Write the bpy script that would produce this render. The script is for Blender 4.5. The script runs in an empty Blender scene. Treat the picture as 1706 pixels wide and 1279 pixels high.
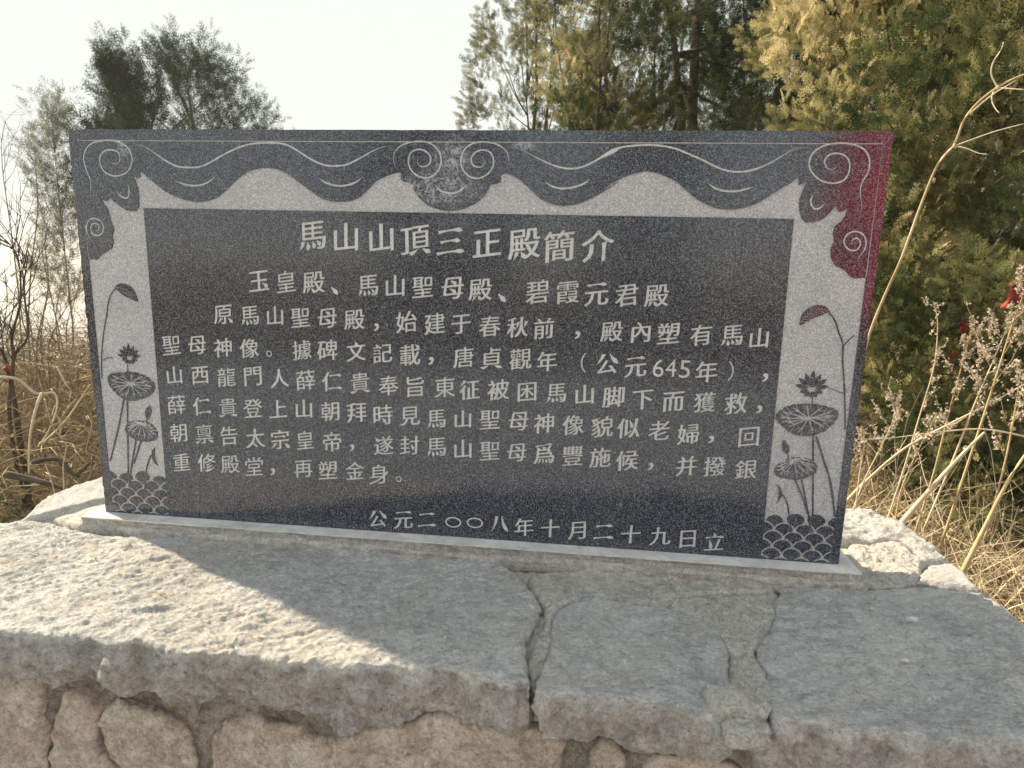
import bpy, math, random
import numpy as np
from mathutils import Vector, Matrix, noise
from mathutils.geometry import delaunay_2d_cdt

random.seed(7)
rng = np.random.default_rng(7)
SC = bpy.context.scene
COL = SC.collection

# ------------------------------------------------------------------ camera
FPX, CX, CY = 1053.9, 853.0, 639.5          # focal length and centre in photograph pixels (1706 wide)
RW = np.array([[0.99324365, 0.11337412, 0.02476599],
               [0.04507274, -0.1802296, -0.98259134],
               [-0.10693686, 0.97706888, -0.18412198]])
CAM = np.array([1.06551237, -1.25668097, 0.57650204])
cam_d = bpy.data.cameras.new('camera')
cam = bpy.data.objects.new('camera', cam_d)
COL.objects.link(cam)
m = Matrix(((RW[0][0], -RW[1][0], -RW[2][0], CAM[0]),
            (RW[0][1], -RW[1][1], -RW[2][1], CAM[1]),
            (RW[0][2], -RW[1][2], -RW[2][2], CAM[2]),
            (0, 0, 0, 1)))
cam.matrix_world = m
cam_d.sensor_width = 36
cam_d.lens = FPX / 1706 * 36
cam_d.clip_start = 0.05
cam_d.clip_end = 9000
cam_d.dof.use_dof = True
cam_d.dof.focus_distance = 1.45
cam_d.dof.aperture_fstop = 8.5
SC.camera = cam

# ------------------------------------------------------------------ light and exposure
SUN_EL, SUN_AZ = math.radians(32), math.atan2(0.437, -0.90)   # the sun stands behind the tablet, to the left
sun_dir = Vector((math.cos(SUN_AZ) * math.cos(SUN_EL), math.sin(SUN_AZ) * math.cos(SUN_EL), math.sin(SUN_EL)))
W = bpy.data.worlds.new('World')
SC.world = W
W.use_nodes = True
nt = W.node_tree
nt.nodes.clear()
sky = nt.nodes.new('ShaderNodeTexSky')
sky.sky_type = 'NISHITA'
sky.sun_disc = False
sky.sun_elevation = SUN_EL
sky.sun_rotation = math.pi / 2 - SUN_AZ
sky.altitude = 300
sky.air_density = 1.0
sky.dust_density = 6.0
sky.ozone_density = 1.0
bgn = nt.nodes.new('ShaderNodeBackground')
bgn.inputs['Strength'].default_value = 0.12
wo = nt.nodes.new('ShaderNodeOutputWorld')
# thick veil of haze: the glow round the hidden sun is soft, the rest of the sky pale
cap = nt.nodes.new('ShaderNodeMix'); cap.data_type = 'RGBA'; cap.blend_type = 'DARKEN'; cap.inputs[0].default_value = 1
nt.links.new(sky.outputs[0], cap.inputs[6]); cap.inputs[7].default_value = (2.9, 2.72, 2.4, 1)
veil = nt.nodes.new('ShaderNodeMix'); veil.data_type = 'RGBA'; veil.inputs[0].default_value = 0.84
nt.links.new(cap.outputs[2], veil.inputs[6]); veil.inputs[7].default_value = (2.80, 3.02, 2.94, 1)
nt.links.new(veil.outputs[2], bgn.inputs[0])
nt.links.new(bgn.outputs[0], wo.inputs[0])
sl = bpy.data.lights.new('sun', 'SUN')
sl.energy = 4.2
sl.angle = math.radians(1.5)
sl.color = (1.0, 0.83, 0.60)
so = bpy.data.objects.new('sun', sl)
COL.objects.link(so)
so.rotation_euler = sun_dir.to_track_quat('Z', 'Y').to_euler()
SC.view_settings.view_transform = 'Standard'
SC.view_settings.look = 'None'
SC.view_settings.gamma = 1
SC.view_settings.use_curve_mapping = False
SC.view_settings.exposure = 1.45
SC.cycles.max_bounces = 8
SC.cycles.volume_bounces = 1
SC.cycles.use_denoising = True

# ------------------------------------------------------------------ helpers
def ray(px, py):
    return RW.T @ np.array([(px - CX) / FPX, (py - CY) / FPX, 1.0])
def ground(px, py, z=-0.03):            # the real point of a horizontal plane seen at that spot of the photograph
    d = ray(px, py); k = (z - CAM[2]) / d[2]
    return CAM + k * d
def upright(px, py, y=0.0):             # the same for a vertical plane parallel to the tablet
    d = ray(px, py); k = (y - CAM[1]) / d[1]
    return CAM + k * d

def tag(o, label=None, cat=None, group=None, kind=None):
    if label: o['label'] = label
    if cat: o['category'] = cat
    if group: o['group'] = group
    if kind: o['kind'] = kind
    return o
def empty(name, loc, label, cat, group=None):
    o = bpy.data.objects.new(name, None)
    COL.objects.link(o); o.location = loc
    o.empty_display_size = 0.1
    return tag(o, label, cat, group)
def mesh_obj(name, V, F, mat, parent=None, base=(0, 0, 0), smooth=False, attr=None):
    me = bpy.data.meshes.new(name)
    V = np.asarray(V, dtype=np.float64) - np.asarray(base)
    if isinstance(F, np.ndarray) and F.ndim == 2:
        n, k = F.shape
        me.vertices.add(len(V)); me.vertices.foreach_set('co', V.astype(np.float32).ravel())
        me.loops.add(n * k); me.loops.foreach_set('vertex_index', F.astype(np.int32).ravel())
        me.polygons.add(n); me.polygons.foreach_set('loop_start', np.arange(0, n * k, k, dtype=np.int32))
        me.update(calc_edges=True)
    else:
        me.from_pydata([tuple(v) for v in V], [], F); me.update()
    if attr is not None:
        a = me.attributes.new('tint', 'FLOAT', 'POINT'); a.data.foreach_set('value', np.asarray(attr, dtype=np.float32))
    if mat: me.materials.append(mat)
    if smooth: me.polygons.foreach_set('use_smooth', np.ones(len(me.polygons), dtype=bool))
    o = bpy.data.objects.new(name, me)
    COL.objects.link(o)
    if parent: o.parent = parent
    else: o.location = base
    return o

def new_mat(name):
    mt = bpy.data.materials.new(name); mt.use_nodes = True
    n = mt.node_tree; b = n.nodes['Principled BSDF']
    return mt, n, b
def nd(n, t, **kw):
    x = n.nodes.new(t)
    for k, v in kw.items():
        if k in x.inputs.keys(): x.inputs[k].default_value = v
        else: setattr(x, k, v)
    return x
def ramp(n, src, stops, interp='LINEAR'):
    r = n.nodes.new('ShaderNodeValToRGB'); r.color_ramp.interpolation = interp
    e = r.color_ramp.elements
    while len(e) < len(stops): e.new(0.5)
    for i, (p, c) in enumerate(stops):
        e[i].position = p; e[i].color = (*c, 1) if len(c) == 3 else c
    n.links.new(src, r.inputs[0]); return r
def mix(n, fac, a, b, mode='MIX'):
    x = n.nodes.new('ShaderNodeMix'); x.data_type = 'RGBA'; x.blend_type = mode
    for s, v in ((0, fac), (6, a), (7, b)):
        if hasattr(v, 'is_linked') or hasattr(v, 'links'): n.links.new(v, x.inputs[s])
        else: x.inputs[s].default_value = v if s == 0 else (*v, 1)
    return x.outputs[2]
def tex(n, co, scale, detail=5, rough=0.6, dist=0.0, dim='3D'):
    t = nd(n, 'ShaderNodeTexNoise', Scale=scale, Detail=detail, Roughness=rough, Distortion=dist)
    n.links.new(co, t.inputs['Vector']); return t.outputs['Fac']
def coords(n, scale=(1, 1, 1), rot=(0, 0, 0), kind='Object', loc=(0, 0, 0)):
    c = n.nodes.new('ShaderNodeTexCoord'); mp = n.nodes.new('ShaderNodeMapping')
    mp.inputs['Scale'].default_value = scale; mp.inputs['Rotation'].default_value = rot; mp.inputs['Location'].default_value = loc
    n.links.new(c.outputs[kind], mp.inputs[0]); return mp.outputs[0]
def mth(n, op, a, b=None, c=None):
    x = n.nodes.new('ShaderNodeMath'); x.operation = op
    for i, v in enumerate((a, b, c)):
        if v is None: continue
        if hasattr(v, 'links'): n.links.new(v, x.inputs[i])
        else: x.inputs[i].default_value = v
    return x.outputs[0]

# ---- polished granite and its sand-blasted version
def granite_nodes(n, lo, mid, hi, spk=900):
    co = coords(n)
    v = nd(n, 'ShaderNodeTexVoronoi', Scale=spk); n.links.new(co, v.inputs['Vector'])
    rv = n.nodes.new('ShaderNodeSeparateColor'); n.links.new(v.outputs['Color'], rv.inputs[0])
    a = tex(n, co, spk * 0.45, 3, 0.7)
    s = mth(n, 'MULTIPLY_ADD', rv.outputs[0], 0.55, mth(n, 'MULTIPLY', a, 0.55))
    col = ramp(n, s, [(0.30, lo), (0.60, mid), (0.84, hi)])
    cl = tex(n, co, 3.2, 4, 0.6)
    return co, mth(n, 'SUBTRACT', cl, 0.5), col.outputs[0]
def make_granite():
    mt, n, b = new_mat('polished_granite')
    co, cl, c = granite_nodes(n, (0.001, 0.002, 0.005), (0.010, 0.015, 0.027), (0.26, 0.29, 0.36))
    # chalky knocks and scratches in the polish
    chips = None
    for (x, z, r, stretch) in ((0.80, 0.775, 0.05, 1.0), (0.775, 0.72, 0.045, 2.2), (0.12, 0.79, 0.018, 1.0), (0.45, 0.73, 0.012, 1.0), (0.94, 0.80, 0.01, 3.0)):
        cc = coords(n, (1 / stretch, 0.0, 1), loc=(-(x - BASE[0]) / stretch, 0, -z))
        ln = nd(n, 'ShaderNodeVectorMath', operation='LENGTH'); n.links.new(cc, ln.inputs[0])
        f = mth(n, 'SUBTRACT', 1.0, mth(n, 'DIVIDE', ln.outputs['Value'], r)); f = mth(n, 'MAXIMUM', f, 0.0)
        chips = f if chips is None else mth(n, 'MAXIMUM', chips, f)
    nz = tex(n, co, 130, 6, 0.8, 1.0)
    fleck = mth(n, 'MULTIPLY', chips, mth(n, 'MULTIPLY', mth(n, 'MAXIMUM', mth(n, 'SUBTRACT', nz, 0.46), 0.0), 9.0))
    fleck = mth(n, 'MINIMUM', fleck, 0.8)
    # long hairline scratches
    sc = coords(n, (9, 1, 1.2), (0, 0.75, 0))
    sn = tex(n, sc, 6, 2, 0.5)
    line = mth(n, 'LESS_THAN', mth(n, 'ABSOLUTE', mth(n, 'SUBTRACT', sn, 0.5)), 0.0022)
    pm = mth(n, 'GREATER_THAN', tex(n, co, 4.3, 2, 0.5), 0.62)
    line = mth(n, 'MULTIPLY', mth(n, 'MULTIPLY', line, pm), 0.30)
    tot = mth(n, 'MAXIMUM', fleck, line)
    # faint chalky film
    film = mth(n, 'MULTIPLY', mth(n, 'MAXIMUM', mth(n, 'SUBTRACT', tex(n, co, 7, 6, 0.7, 0.6), 0.5), 0.0), 0.26)
    c2 = mix(n, film, c, (0.22, 0.23, 0.25))
    c3 = mix(n, tot, c2, (0.48, 0.49, 0.52))
    n.links.new(c3, b.inputs['Base Color'])
    rr = mth(n, 'ADD', mth(n, 'MULTIPLY_ADD', tex(n, co, 5, 5, 0.7), 0.12, 0.07), mth(n, 'MULTIPLY', tot, 0.5))
    n.links.new(rr, b.inputs['Roughness'])
    b.inputs['Specular IOR Level'].default_value = 0.75
    b.inputs['IOR'].default_value = 1.55
    bp = nd(n, 'ShaderNodeBump', Strength=0.06, Distance=0.0006); n.links.new(tex(n, co, 500, 3), bp.inputs['Height'])
    n.links.new(bp.outputs[0], b.inputs['Normal'])
    return mt
def make_etched(name, lo, mid, hi):
    mt, n, b = new_mat(name)
    co, cl, c = granite_nodes(n, lo, mid, hi, 800)
    big = tex(n, co, 9, 5, 0.65)
    d = ramp(n, big, [(0.3, (0.86, 0.87, 0.88)), (0.7, (1.05, 1.04, 1.02))])
    # tool marks
    n.links.new(mix(n, 1.0, c, d.outputs[0], 'MULTIPLY'), b.inputs['Base Color'])
    b.inputs['Roughness'].default_value = 0.92
    b.inputs['Specular IOR Level'].default_value = 0.25
    bp = nd(n, 'ShaderNodeBump', Strength=0.5, Distance=0.001); n.links.new(tex(n, co, 650, 4, 0.8), bp.inputs['Height'])
    n.links.new(bp.outputs[0], b.inputs['Normal'])
    return mt
def make_stone(name, lo, mid, hi, scale=1.0, warm=(0.45, 0.36, 0.26), warmth=0.35, bump=1.0, seed=0.0, grain=None, side=0):
    mt, n, b = new_mat(name)
    oi = n.nodes.new('ShaderNodeObjectInfo')
    co0 = coords(n, loc=(seed, seed * 2, 0))
    a = n.nodes.new('ShaderNodeVectorMath'); a.operation = 'ADD'
    n.links.new(co0, a.inputs[0]); cb = n.nodes.new('ShaderNodeCombineXYZ')
    for i in range(3): n.links.new(mth(n, 'MULTIPLY', oi.outputs['Random'], 7.0 + i), cb.inputs[i])
    n.links.new(cb.outputs[0], a.inputs[1]); co = a.outputs[0]
    n1 = tex(n, co, 5 * scale, 8, 0.68, 0.7)
    n2 = tex(n, co, 38 * scale, 8, 0.75, 0.3)
    n3 = tex(n, co, 260 * scale, 4, 0.8)
    s = mth(n, 'ADD', mth(n, 'MULTIPLY', n1, 0.30), mth(n, 'ADD', mth(n, 'MULTIPLY', n2, 0.42), mth(n, 'MULTIPLY', n3, 0.28)))
    c = ramp(n, s, [(0.43, lo), (0.50, mid), (0.565, hi)]).outputs[0]
    w = tex(n, co, 3.1 * scale, 6, 0.7, 1.0)
    wf = ramp(n, w, [(0.48, (0, 0, 0)), (0.72, (warmth,) * 3)]).outputs[0]
    c = mix(n, wf, c, warm)
    # grey-black lichen and pits
    pit = tex(n, co, 55 * scale, 5, 0.7, 1.2)
    pf = ramp(n, pit, [(0.27, (0.6, 0.6, 0.6)), (0.36, (0, 0, 0))]).outputs[0]
    c = mix(n, pf, c, (0.20, 0.19, 0.175))
    lv = tex(n, co, 13 * scale, 7, 0.75, 2.0)
    lf = ramp(n, lv, [(0.60, (0, 0, 0)), (0.72, (0.22,) * 3)]).outputs[0]
    c = mix(n, lf, c, (0.27, 0.27, 0.25))
    gr = tex(n, coords(n, grain or (1, 1, 1), (0, 0, 0.5)), 120 * scale, 9, 0.8, 0.5)
    c = mix(n, 1.0, c, ramp(n, gr, [(0.36, (0.56, 0.56, 0.55)), (0.455, (0.96, 0.96, 0.96)), (0.60, (1.26, 1.26, 1.25))]).outputs[0], 'MULTIPLY')
    if side:      # browner, darker tone below the top of the stone
        sx = n.nodes.new('ShaderNodeSeparateXYZ'); n.links.new(coords(n), sx.inputs[0])
        zz = mth(n, 'ADD', sx.outputs[2], mth(n, 'MULTIPLY_ADD', n1, 0.05, -0.025))
        sf = ramp(n, mth(n, 'MULTIPLY_ADD', zz, -1.0, side), [(0.012, (0, 0, 0)), (0.03, (.62, .62, .62))]).outputs[0]
        c = mix(n, sf, c, (0.86, 0.76, 0.70), 'MULTIPLY')
    n.links.new(c, b.inputs['Base Color'])
    b.inputs['Roughness'].default_value = 0.95
    b.inputs['Specular IOR Level'].default_value = 0.2
    cs = coords(n, grain or (1, 1, 1), (0, 0, 0.5))
    h = mth(n, 'ADD', mth(n, 'MULTIPLY', tex(n, cs, 45, 10, 0.72, 0.4), 1.0), mth(n, 'MULTIPLY', pf, -0.25))
    bp = nd(n, 'ShaderNodeBump', Strength=1.0 * bump, Distance=0.022); n.links.new(h, bp.inputs['Height'])
    bp2 = nd(n, 'ShaderNodeBump', Strength=0.9 * bump, Distance=0.005)
    n.links.new(tex(n, co, 240, 6, 0.85), bp2.inputs['Height']); n.links.new(bp.outputs[0], bp2.inputs['Normal'])
    n.links.new(bp2.outputs[0], b.inputs['Normal'])
    return mt
def make_plain(name, c1, c2, scale=20, rough=0.85, bump=0.3, spec=0.3):
    mt, n, b = new_mat(name)
    co = coords(n)
    c = ramp(n, tex(n, co, scale, 6, 0.7, 0.5), [(0.35, c1), (0.65, c2)]).outputs[0]
    n.links.new(c, b.inputs['Base Color'])
    b.inputs['Roughness'].default_value = rough
    b.inputs['Specular IOR Level'].default_value = spec
    bp = nd(n, 'ShaderNodeBump', Strength=bump, Distance=0.004); n.links.new(tex(n, co, scale * 6, 5, 0.7), bp.inputs['Height'])
    n.links.new(bp.outputs[0], b.inputs['Normal'])
    return mt
def make_leaf(name, stops, transl=0.35, patch=1.3):
    mt, n, b = new_mat(name)
    at = n.nodes.new('ShaderNodeAttribute'); at.attribute_name = 'tint'
    co = coords(n)
    f = mth(n, 'ADD', mth(n, 'MULTIPLY', at.outputs['Fac'], 0.6), mth(n, 'MULTIPLY_ADD', tex(n, co, patch, 3, 0.6), 1.1, -0.35))
    c = ramp(n, f, stops).outputs[0]
    tr = n.nodes.new('ShaderNodeBsdfTranslucent'); mx = n.nodes.new('ShaderNodeMixShader')
    df = n.nodes.new('ShaderNodeBsdfDiffuse')
    n.links.new(c, df.inputs[0]); n.links.new(c, tr.inputs[0])
    mx.inputs[0].default_value = transl
    n.links.new(df.outputs[0], mx.inputs[1]); n.links.new(tr.outputs[0], mx.inputs[2])
    n.links.new(mx.outputs[0], n.nodes['Material Output'].inputs[0])
    n.nodes.remove(b)
    return mt

BASE = (0.8, 0.05, 0.0)                     # foot of the tablet
M = {}
M['granite'] = make_granite()
M['etched'] = make_etched('sandblasted_granite', (0.32, 0.325, 0.345), (0.49, 0.497, 0.52), (0.78, 0.79, 0.80))
M['letter'] = make_etched('chiselled_granite', (0.55, 0.57, 0.57), (0.70, 0.72, 0.72), (0.88, 0.89, 0.89))
M['cap'] = make_stone('limestone_capstone', (0.53, 0.535, 0.53), (0.74, 0.745, 0.735), (0.88, 0.88, 0.86), 1.0, (0.68, 0.61, 0.50), 0.45, 1.0, grain=(1, 2.6, 1), side=0.89)
M['wallstone'] = make_stone('tan_wall_stone', (0.30, 0.25, 0.205), (0.46, 0.40, 0.335), (0.60, 0.54, 0.46), 0.8, (0.36, 0.25, 0.21), 0.6, 0.45, 3.0)
M['mortar'] = make_stone('sandy_mortar', (0.46, 0.445, 0.41), (0.70, 0.68, 0.63), (0.86, 0.84, 0.79), 2.2, (0.60, 0.55, 0.46), 0.4, 0.9, 5.0)
M['darkmortar'] = make_stone('damp_mortar', (0.19, 0.165, 0.135), (0.36, 0.32, 0.27), (0.54, 0.49, 0.42), 2.0, (0.22, 0.17, 0.11), 0.5, 0.8, 9.0)  # darker, browner mortar for the wall core and joints
M['ledge'] = make_plain('smooth_cement', (0.50, 0.50, 0.49), (0.80, 0.80, 0.79), 14, 0.8, 0.12)

# ------------------------------------------------------------------ the tablet: one planar map of everything cut into its face
TW, TH, TT = 1.6, 0.8282, 0.10
def uv(px, py):
    p = upright(px, py, 0.0); return (float(p[0]), float(p[2]))
def z1(p): return [uv(100 + x / 3.41, 200 + y / 3.41) for x, y in p]
def z2(p): return [uv(550 + x / 3.41, 200 + y / 3.41) for x, y in p]
def z3(p): return [uv(1000 + x / 3.41, 200 + y / 3.41) for x, y in p]
def z4(p): return [uv(120 + x / 3.41, 560 + y / 3.41) for x, y in p]
def z6(p): return [uv(1000 + x / 3.41, 600 + y / 3.41) for x, y in p]
def z7(p): return [uv(1306 + x / 2.325, 350 + y / 2.325) for x, y in p]
def smooth_line(P, sub=3, closed=False):
    P = [np.array(p, float) for p in P]; n = len(P); out = []
    rngi = range(n if closed else n - 1)
    for i in rngi:
        g = (lambda k: P[k % n]) if closed else (lambda k: P[min(max(k, 0), n - 1)])
        a, b, c, d = g(i - 1), g(i), g(i + 1), g(i + 2)
        for s in range(sub):
            t = s / sub
            out.append(0.5 * (2 * b + (c - a) * t + (2 * a - 5 * b + 4 * c - d) * t * t + (3 * b - a - 3 * c + d) * t ** 3))
    if not closed: out.append(P[-1])
    return out
def area(P): return 0.5 * sum(P[i][0] * P[(i + 1) % len(P)][1] - P[(i + 1) % len(P)][0] * P[i][1] for i in range(len(P)))

ITEMS = []          # painted in order: dict(polys=[...signed], obj=key, level=0 high / 1 cut, mask)
def item(key, polys, level, mask=None):
    ps = []
    for P in polys:
        if len(P) < 3: continue
        a = area(P)
        if abs(a) < 1e-9: continue
        ps.append((P if a > 0 else P[::-1], 1 if a > 0 else -1))
    ITEMS.append((key, ps, level, mask))
    return len(ITEMS) - 1
def line_polys(P, w, taper=False, chunk=7, wob=0.12):
    P = [np.array(p, float) for p in P]; n = len(P); out = []
    T = []
    for i in range(n):
        d = P[min(i + 1, n - 1)] - P[max(i - 1, 0)]; T.append(d / (np.linalg.norm(d) + 1e-12))
    L, R = [], []
    for i in range(n):
        ww = w * (1 + wob * math.sin(i * 2.3 + P[0][0] * 90)) * 0.5
        if taper:
            t = i / (n - 1); ww *= max(0.15, min(1, 5 * min(t, 1 - t) + 0.1))
        nn = np.array([-T[i][1], T[i][0]]) * ww
        L.append(P[i] + nn); R.append(P[i] - nn)
    i = 0
    while i < n - 1:
        j = min(i + chunk, n - 1)
        out.append([tuple(x) for x in L[i:j + 1]] + [tuple(x) for x in R[i:j + 1][::-1]])
        i = j
    return out
def fix_sign(polys):       # every polygon of a painted set counts as filled
    return [P if area(P) > 0 else P[::-1] for P in polys]

cloud = z1([(155,790),(210,792),(235,765),(265,748),(295,725),(303,690),(298,650),(305,620),(285,560),(272,510),(250,475),(228,440),(245,455),(272,460),(280,432),(300,460),(340,490),(385,515),(430,517),(448,490),(448,430),(440,380),(425,340),(412,315),(440,330),(455,322),(453,288)])
cloud += [tuple(p) for p in smooth_line(z1([(453,288),(480,310),(540,360),(600,405),(660,435),(730,458),(800,463),(860,452),(910,425),(960,380),(1010,330),(1070,292),(1120,275),(1180,270),(1240,280),(1300,310),(1360,355),(1420,400),(1480,440),(1540,460)]) + z2([(65,462),(110,460),(160,440),(210,400),(255,350),(300,325),(345,308),(385,295)]), 2)[1:]]
cloud += z2([(405,300),(400,335),(420,352),(445,350),(470,365)])
cloud += [tuple(p) for p in smooth_line(z2([(470,365),(478,400),(510,445),(560,485),(620,508),(680,515),(740,508),(800,485),(850,455),(890,410),(910,365)]), 2)[1:]]
cloud += z2([(950,360),(970,350),(970,315)])
cloud += [tuple(p) for p in smooth_line(z2([(990,300),(1030,310),(1080,340),(1120,375),(1160,415),(1200,450),(1260,475),(1320,487),(1390,480),(1450,460),(1510,430),(1570,395),(1640,345)]) + z3([(0,410),(50,370),(110,335),(170,310),(230,295),(280,290),(350,310),(420,340),(470,380),(520,425),(570,460),(620,485),(680,502),(740,508),(800,500),(870,480),(930,450),(1000,405),(1060,370),(1100,345),(1128,318)]), 2)]
cloud += z3([(1128,370),(1175,350),(1150,400),(1132,450),(1132,510),(1145,560),(1170,580),(1220,578),(1270,560),(1310,520),(1340,483),(1350,515),(1375,520),(1405,500),(1395,540),(1370,575),(1335,600),(1322,640),(1330,690),(1310,730),(1312,780),(1335,825),(1375,845),(1395,855),(1415,885),(1450,900),(1485,895)])
UL, UR = 0.0215, 1.5785                    # the thin border line, left and right
ZB = 0.0015
cloud[0] = (UL + 0.002, cloud[0][1]); 
ZT = uv(700, 236)[1]
PL, PR = uv(239, 348)[0], uv(1323, 364)[0]
PL2, PR2 = uv(281, 860)[0], uv(1267, 933)[0]
PT = uv(700, 354)[1]
print('border', uv(145, 432), uv(190, 853), uv(1443, 455), uv(1384, 939), uv(123, 235), uv(1468, 238), 'panel', PL, PL2, PR, PR2, PT, uv(239,348)[1], uv(1323,364)[1])
UL = 0.5 * (uv(145, 432)[0] + uv(190, 853)[0]); UR = 0.5 * (uv(1443, 455)[0] + uv(1384, 939)[0])
cloud[0] = (UL, cloud[0][1])
band = cloud + [(UR, cloud[-1][1]), (UR, ZB), (PR2, ZB), (PR, PT), (PL, PT), (PL2, ZB), (UL, ZB)]
I_BAND = item('recessed_border', fix_sign([band]), 1)

NUM = {}
def key(kind):
    NUM[kind] = NUM.get(kind, 0) + 1
    return (kind, NUM[kind])
def carved_line(P, w=0.0032, sub=3, taper=True, kind='scroll_line'):
    item(key(kind), fix_sign(line_polys(smooth_line(P, sub), w, taper)), 1)
# thin border rule
item(key('border_line'), fix_sign(line_polys([(UL, cloud[0][1]), (UL, 0.6), (UL, ZT), (0.3, ZT), (0.8, ZT), (1.2, ZT), (UR, ZT), (UR, 0.6), (UR, cloud[-1][1])], 0.0020, False, 1, 0)), 1)
SW1 = [(285,205),(283,230),(305,248),(330,240),(338,215),(325,180),(290,168),(250,175),(225,210),(230,260),(260,300),(315,317),(370,300),(400,260),(407,215),(390,165),(350,130),(300,115),(240,115),(180,130),(145,165),(132,220),(150,290),(170,340),(172,400),(168,440),(180,490),(185,545)]
SW2 = [(195,600),(195,620),(208,628),(220,612),(212,590),(185,588),(172,610),(180,640),(205,655),(235,645),(245,610),(232,575),(200,558),(165,565),(150,595),(150,630),(165,665),(180,695),(185,725)]
carved_line(z1(SW1)); carved_line(z1(SW2))
carved_line(z1([(370,148),(430,140),(480,150),(540,190),(600,230),(660,260),(720,268),(790,265),(850,240),(920,200),(1000,160),(1080,135),(1170,128),(1260,132),(1320,155),(1390,200),(1450,235),(1520,258)]) + z2([(60,258),(110,245),(170,215),(230,180),(280,158),(340,145),(400,148)]), 0.0036)
carved_line(z1([(645,340),(700,362),(760,372),(810,365),(850,345),(882,318)]), 0.0036)
carved_line(z1([(1465,325),(1500,350),(1550,368)]) + z2([(65,373),(110,365),(150,350),(185,320)]), 0.0036)
carved_line(z1([(378,350),(390,390),(388,430),(370,442),(340,430),(315,402)]))
SW3 = [(535,212),(505,212),(495,235),(510,260),(540,262),(565,245),(570,210),(545,178),(505,165),(465,178),(445,215),(448,260),(475,300),(520,325),(570,322),(610,290),(630,240),(622,185),(590,145),(540,122),(470,122),(410,140),(370,175),(358,220),(370,265),(400,295)]
carved_line(z2(SW3)); carved_line(z2([(1372 - x, y + 3) for x, y in SW3]))
carved_line(z2([(595,365),(620,395),(660,412),(710,412),(750,390),(778,362)]), 0.0036)
carved_line(z2([(985,150),(1050,155),(1110,180),(1170,210),(1230,240),(1300,265),(1360,275),(1420,268),(1480,245),(1560,200),(1640,165)]) + z3([(0,215),(50,180),(100,158),(180,145),(270,140),(350,145),(430,162),(500,190),(570,220),(640,255),(700,280),(760,292),(830,290),(890,275),(960,245),(1030,205),(1090,170),(1150,155),(1230,158)]), 0.0036)
carved_line(z2([(1215,345),(1260,375),(1320,388),(1390,378),(1440,360),(1478,335)]), 0.0036)
carved_line(z3([(605,350),(650,385),(710,402),(780,402),(830,390),(875,378)]), 0.0036)
carved_line(z3([(1345,235),(1345,262),(1320,280),(1290,270),(1275,240),(1290,205),(1330,188),(1380,195),(1415,230),(1415,290),(1385,340),(1320,358),(1250,340),(1200,290),(1188,240),(1210,185),(1270,145),(1350,130),(1430,135),(1500,165),(1530,220),(1525,290),(1490,350),(1478,410),(1488,490),(1470,560),(1465,620)]))
carved_line(z3([(1440,712),(1428,695),(1440,675),(1465,672),(1480,700),(1460,735),(1420,738),(1388,705),(1395,660),(1440,632),(1490,645),(1512,690),(1500,740),(1470,780),(1462,818)]))
carved_line(z3([(1215,420),(1198,450),(1200,480),(1220,503),(1250,498),(1285,465)]))

# ---- the carved water and lotus in the two side bands
def raised_line(P, w, sub=3):
    item(key('stem'), fix_sign(line_polys(smooth_line(P, sub), w, False, 5, 0.2)), 0, I_BAND)
def lotus_leaf(outline, centre, seed, up=0.5):
    rr = random.Random(seed)
    P = smooth_line(outline, 4, True); c = np.mean(P, axis=0)
    Q = []
    for i, p in enumerate(P):
        s = 1 + 0.035 * abs(math.sin(i * 1.05)) - 0.03 + rr.uniform(-.008, .008); Q.append(tuple(c + (p - c) * s))
    k = key('lotus_leaf')
    item(k, fix_sign([Q]), 0, I_BAND)
    il = len(ITEMS) - 1
    vp = []
    cc = np.array(centre); N = 13
    for i in range(N):
        e = np.array(Q[int(i * len(Q) / N)])
        mid = cc + (e - cc) * 0.55 + np.array([rr.uniform(-1, 1), rr.uniform(-1, 1)]) * 0.0025
        end = cc + (e - cc) * 0.86
        vp += line_polys([cc, cc + (mid - cc) * 0.5 + np.array([rr.uniform(-1, 1), rr.uniform(-1, 1)]) * 0.001, mid, end], 0.0029, False, 9)
        for s in (-1, 1):
            dd = (e - cc); pr = np.array([-dd[1], dd[0]]) * 0.16 * s
            vp += line_polys([mid, cc + dd * 0.75 + pr, cc + dd * 0.88 + pr * 1.5], 0.0018, False, 9)
    item(('leaf_veins', k[1]), fix_sign(vp), 1, il)
def petal(c, ang, r0, r1, w):
    d = np.array([math.cos(ang), math.sin(ang)]); nn = np.array([-d[1], d[0]]); c = np.array(c)
    return [tuple(c + d * r0), tuple(c + d * (r0 * .6 + r1 * .4) + nn * w), tuple(c + d * (r0 * .3 + r1 * .7) + nn * w * .9), tuple(c + d * r1), tuple(c + d * (r0 * .3 + r1 * .7) - nn * w * .9), tuple(c + d * (r0 * .6 + r1 * .4) - nn * w)]
def lotus_flower(c, r):
    ps = []
    c = (c[0], c[1] - r * 0.35)
    for a, k in ((12, 1.15), (38, 1.2), (64, 1.2), (90, 1.3), (116, 1.2), (142, 1.2), (168, 1.15), (200, .8), (235, .7), (270, .6), (305, .7), (340, .8)):
        ps.append(petal(c, math.radians(a), r * .24, r * k, r * .15))
    for a in (50, 78, 104, 130): ps.append(petal((c[0], c[1] + r * .1), math.radians(a), 0.0, r * .32, r * .07))
    item(key('lotus_flower'), fix_sign(ps), 0, I_BAND)
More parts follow.
